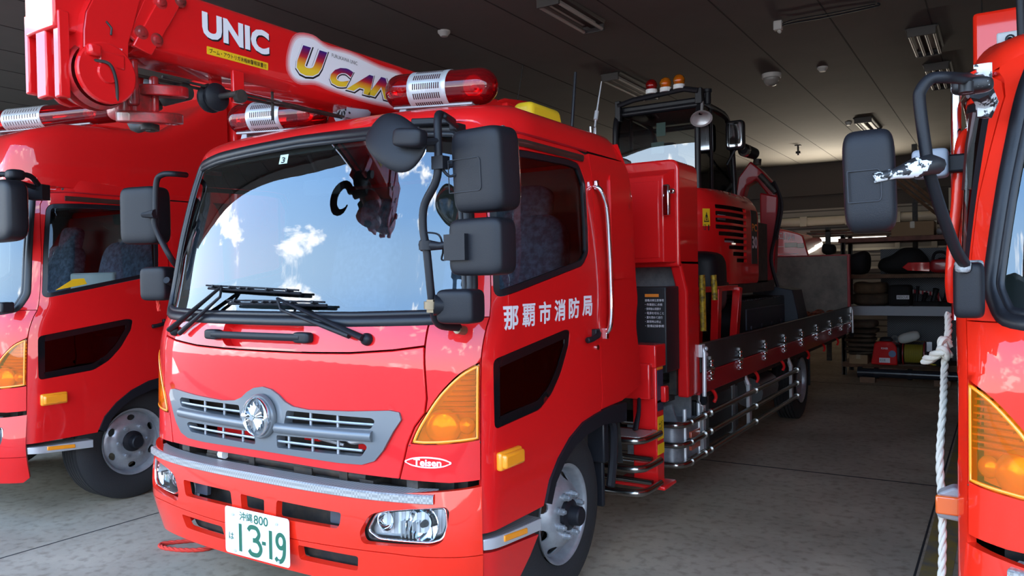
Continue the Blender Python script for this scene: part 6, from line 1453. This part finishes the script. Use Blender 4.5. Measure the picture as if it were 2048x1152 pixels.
pad('black_bag', 1690, 502, 1734, 553, 13.0, .6, BAG, 'black cloth bag at the left end of the timber shelf', 'bag', .6, lump=.12, seed=2, base=zwd)
pad('black_sack', 1752, 503, 1856, 553, 13.0, .6, BAG, 'large slumped black sack in the middle of the timber shelf', 'bag', .8, lump=.2, seed=4, base=zwd)
# red chainsaw-like cutter
a = SP(1803, 520, 12.9); b = SP(1905, 540, 12.9); CSW = thing('chain_saw', 'red chain saw in its sheath pointing left on the timber shelf', 'saw', (a[0], 12.98, zwd)); L = b[0]-a[0]
mb = MB(); mb.prism([(0, .10), (.07, .05), (L*.55, .03), (L*.55, .17), (.08, .17)], lambda p, q, d: Vector((p, d, q)), .03); mb.build('guide_bar_sheath', RED, CSW, bevel=.006)
mb = MB(); mb.sq((L*.80, .05, .11), (L*.25, .10, .10), .5); mb.build('motor_body', DRED, CSW, smooth=60); mb = MB(); mb.tube(crom([(L*.6, .03, .15), (L*.66, .02, .30), (L*.85, .02, .30), (L*.98, .03, .16)], 5), .02, 8); mb.bx((L*.58, 0, .05), (L*.66, .08, .2)); mb.build('saw_handle', BLK, CSW)
mb = MB(); mb.bx((SP(1875, 500)[0], 12.99, 1.62), (SP(1900, 500)[0], 13.2, 1.80)); tag(mb.build('tool_case', BAG, bevel=.03), 'small black case standing behind the red chain saw', 'case')
# brown tarps and black case on the pale shelf
for i, (v0, v1, u0, u1) in enumerate(((563, 588, 1702, 1772), (585, 606, 1700, 1778))): pad('folded_tarp', u0, v0, u1, v1, 12.98, .6, mat('ochre_tarp', (.14, .085, .045), rough=.9, var=.4, vscale=9) if i == 0 else TARP, ['ochre brown tarp bundle, upper one on the pale shelf', 'darker brown tarp bundle, lower one on the pale shelf'][i], 'tarp', .5, lump=.10, seed=5+i, base=SP(1700, 590)[2] if i == 0 else zw)
o, d, c = pad('black_tool_bag', 1775, 570, 1822, 612, 12.95, .45, BAG, 'black tool bag with a white label on the pale shelf', 'bag', .3, base=zw)
mb = MB(); mb.box((.05, -d[1]*1.0, d[2]*.85), (.17, .012, .06), rot=.0); mb.build('bag_label', WLET, o); lettering('bag_lettering', 'RESCUE', (-.02, d[2]*.85-.018, .12, d[2]*.85+.018), lambda p, q: Vector((p, -d[1]-.008, q)), BLET, o)
STR = pattern('red_white_bar', (.55, .50, .48), (.40, .02, .03), 'X', 6., rough=.5, width=.5, bump=0)
a = SP(1818, 583); b = SP(1876, 590); mb = MB(); mb.cyl((a[0], 13.25, a[2]), (b[0], 13.25, b[2]), .03, 8); mb.cyl((b[0]-.02, 13.25, b[2]), (b[0]+.02, 13.25, zw+.02), .02, 8); mb.cyl((a[0]+.02, 13.25, a[2]), (a[0]-.02, 13.25, zw+.02), .02, 8); tag(mb.build('marker_pole', STR), 'red and white striped pole propped on the pale shelf', 'pole')
for u, w_, h, lb in ((1833, .05, .30, 'black hand lamp standing on the pale shelf beside the tool bag'), (1848, .07, .20, 'black handle tool lying in the middle of the pale shelf'), (1868, .09, .26, 'black battery tool on the pale shelf below the striped pole'), (1892, .10, .22, 'black box at the right end of the pale shelf')):
    p = SP(u, 600, 13.0); t = thing('hand_tool', lb, 'tool', (p[0], 13.08, zw)); mb = MB(); mb.box((0, 0, .035), (w_*2, .16, .07)); mb.build('tool_base', BAG, t, bevel=.012); mb = MB(); mb.tube([(-w_*.2, 0, .06), (0, .02, h*.6), (w_*.3, .0, h)], [w_*.45, w_*.35, w_*.5], 10); mb.build('tool_grip', BLK, t, bevel=.006)
# things below the pale shelf
zlo = .21
zz = zlo; 
yy = 12.75
stack = [(712, 700), (703, 692), (694, 684), (686, 676), (678, 668), (670, 656), (660, 640)]
base = SP(1700, 708, yy)[2]
carton(1698, 709, 1735, yy, .5, zlo, 'cardboard box under the stack of folded brown tarps')
prev = SP(1715, 709, yy)[2]
names = ['lowest', 'second from bottom', 'third from bottom', 'fourth from bottom', 'fifth from bottom', 'sixth from bottom', 'topmost']
for i, v in enumerate((703, 694, 685, 676, 668, 657, 642)):
    a = SP(1690-i % 2*4, v, yy); b = SP(1744+(i*7) % 9, v, yy); h = a[2]-prev
    mb = MB(); mb.sq((0, 0, h/2), (abs(b[0]-a[0])/2, .27, h/2*1.02), (.6, .3), nu=32, nv=12); mb.v = [(x, y, z+.008*math.sin(x*14+i*2)*(1 if z > h/2 else 0)) for x, y, z in mb.v]
    o = mb.build('folded_tarp', TARP if i % 2 else mat('khaki_tarp', (.11, .075, .05), rough=.9, var=.4, vscale=8), smooth=70); o.location = ((a[0]+b[0])/2, yy+.28, prev); tag(o, 'folded brown tarp, %s of the stack on the low pallet' % names[i], 'tarp', 'folded tarps stacked on the low pallet'); prev = a[2]
a = SP(1741, 682, yy); b = SP(1795, 727, yy); GEN = thing('generator', 'red portable generator with a white label under the pale shelf', 'generator', ((a[0]+b[0])/2, yy+.2, zlo)); w_ = (b[0]-a[0])/2; h = a[2]-zlo
mb = MB(); mb.prism(rnd([(-w_, 0), (-w_*.72, h*.92), (-w_*.4, h), (w_*.6, h), (w_*.95, h*.8), (w_, 0)], .03, 4), lambda p, q, d: Vector((p, -.2+d, q)), .40); mb.build('generator_body', RED, GEN, bevel=.015)
mb = MB(); mb.tube(crom([(-w_*.35, 0, h*.98), (-w_*.25, 0, h*1.08), (w_*.35, 0, h*1.08), (w_*.45, 0, h*.98)], 4), .022, 8); mb.bx((-w_*.3, -.02, h), (w_*.4, .1, h*1.03)); mb.build('generator_handle', BLK, GEN)
mb = MB(); mb.bx((-w_*.35, -.203, h*.10), (w_*.45, -.20, h*.30)); lb_ = mb.build('generator_label', WLET, GEN); mb = MB(); mb.lathe([(0, .05), (.004, .05), (.004, 0)], (w_*.62, -.2, h*.48), (0, -1, 0), 20); mb.build('round_badge', mat('badge_blue', (.10, .18, .35), rough=.4), GEN)
lettering('generator_lettering', '防災用', (-w_*.30, h*.14, w_*.1, h*.26), lambda p, q: Vector((p, -.2045, q)), BLET, lb_); lettering('generator_lettering', 'POWER', (-w_*.2, h*.66, w_*.3, h*.74), lambda p, q: Vector((p, -.203, q)), WLET, GEN)
mb = MB(); mb.sq((w_*.98, -.05, h*.45), (.05, .12, h*.42), .5); mb.build('black_side_cover', BLK, GEN, smooth=60)
c = SP(1827, 712, yy); RE = thing('cable_reel', 'cable reel wound with yellow cable under the pale shelf', 'cable reel', (c[0], yy+.1, zlo)); rr = .155
mb = MB(); mb.lathe([(-.13, rr*.5), (-.12, rr*.88), (.12, rr*.88), (.13, rr*.5)], (0, 0, rr+.02), (1, 0, 0), 28); mb.build('wound_cable', pattern('wound_cable', (.10, .08, .008), (.40, .32, .02), 'X', 26., rough=.7, width=.3), RE)
for x in (-.14, .14): mb = MB(); mb.lathe([(-.006, rr*1.1), (.006, rr*1.1), (.006, 0)], (x, 0, rr+.02), (1, 0, 0), 28); mb.lathe([(-.006, rr*1.1), (-.006, 0)], (x, 0, rr+.02), (1, 0, 0), 28); mb.build('reel_flange', DRED, RE)
mb = MB(); mb.tube([(-.19, -.12, .01), (.20, -.12, .01), (.20, .14, .01), (-.19, .14, .01)], .012, 6, closed=True); mb.tube([(.20, 0, .01), (.20, 0, .36), (-.19, 0, .36), (-.19, 0, .01)], .012, 6); mb.bx((.17, -.08, .22), (.24, .05, .36)); mb.build('reel_frame', CHR, RE)
mb = MB(); mb.tube(crom([(.1, -.16, .1), (.26, -.17, .04), (.36, -.12, .10), (.34, .0, .25)], 5), .012, 6); mb.build('loose_cable', YROPE, RE)
a = SP(1799, 682, yy-.02); mb = MB(); mb.sq((0, 0, .05), (.15, .10, .075), .7, rot=tilt(ry=-.3)); o = mb.build('white_bag', mat('white_cloth', (.66, .65, .60), rough=.8), smooth=60); o.location = (SP(1817, 690, yy)[0], yy+.06, zlo+.37); tag(o, 'white cloth bag lying on top of the cable reel', 'bag')
pad('black_holdall', 1856, 704, 1900, 736, yy-.1, .5, BAG, 'black holdall on the low pallet right of the cable reel', 'bag', .7, lump=.1, seed=8, base=zlo)
p = SP(1790, 678, yy+.3); mb = MB(); mb.lathe([(-.02, .03), (-.02, .06), (.02, .06), (.02, .03)], (0, 0, 0), (.3, -1, 0), 20, closed=True); o = mb.build('tape_roll', mat('tape_grey', (.12, .12, .11), rough=.5)); o.location = (p[0], yy+.27, p[2]); tag(o, 'roll of grey tape perched above the red generator', 'tape')
a = SP(1716, 744, 12.3); b = SP(1893, 756, 12.3); PI_ = thing('suction_pipe', 'long black suction pipe lying on blocks in front of the shelf', 'pipe', ((a[0]+b[0])/2, 12.3, 0)); zc = a[2]; L = (b[0]-a[0])/2+.3
mb = MB(); mb.cyl((-L+.3, 0, zc), (L, 0, zc), .065, 18)
mb.build('pipe_tube', mat('pipe_black', (.016, .018, .026), rough=.25), PI_); mb = MB()
for x in (-L+.3, -L+.52, L*.1, L*.62): mb.cyl((x, 0, zc), (x+.06, 0, zc), .082, 18); o = mb.build('pipe_collar', mat('pipe_black', 0), PI_); mb = MB()
for x in (-L*.5, L*.6): mb = MB(); mb.bx((x-.1, -.08, 0), (x+.1, .08, zc-.06)); mb.build('wood_block', WOOD, PI_)
# racks of timber beyond, glimpsed over the shelf
p0 = SP(1640, 452, 15.0); RKX = thing('timber_rack', 'dark rack holding long planks beyond the storage shelf', 'rack', (p0[0]+1, 15.0, 0))
x_a = SP(1655, 460, 15)[0]-p0[0]-1; x_b = SP(1830, 460, 15)[0]-p0[0]-1
for x in (x_a, x_b): mb = MB(); mb.bx((x-.04, 0, 0), (x+.04, .08, SP(1700, 300, 15)[2] if x == x_b else SP(1700, 452, 15)[2])); mb.build('rack_post', DARK, RKX)
for i, v in enumerate((458, 463, 468)): mb = MB(); zq = SP(1700, v, 15)[2]; mb.bx((x_a-.3, .1*i, zq-.03), (x_b, .1*i+.12, zq)); mb.build('plank', WOOD if i != 1 else mat('red_timber', 0), RKX)
mb = MB(); zq = SP(1800, 330, 15)[2]
for k in range(3): mb.tube([(x_b-.5+k*.12, 0, zq-.1), (x_b+.4+k*.1, 0, zq-.95)], .03, 6)
mb.build('rack_brace', WOOD, RKX)
pad('dark_bundle', 1640, 486, 1668, 508, 14.6, .4, BAG, 'dark bundle on trestle beside the distant red vehicle', 'bundle', .7, lump=.2, seed=11)
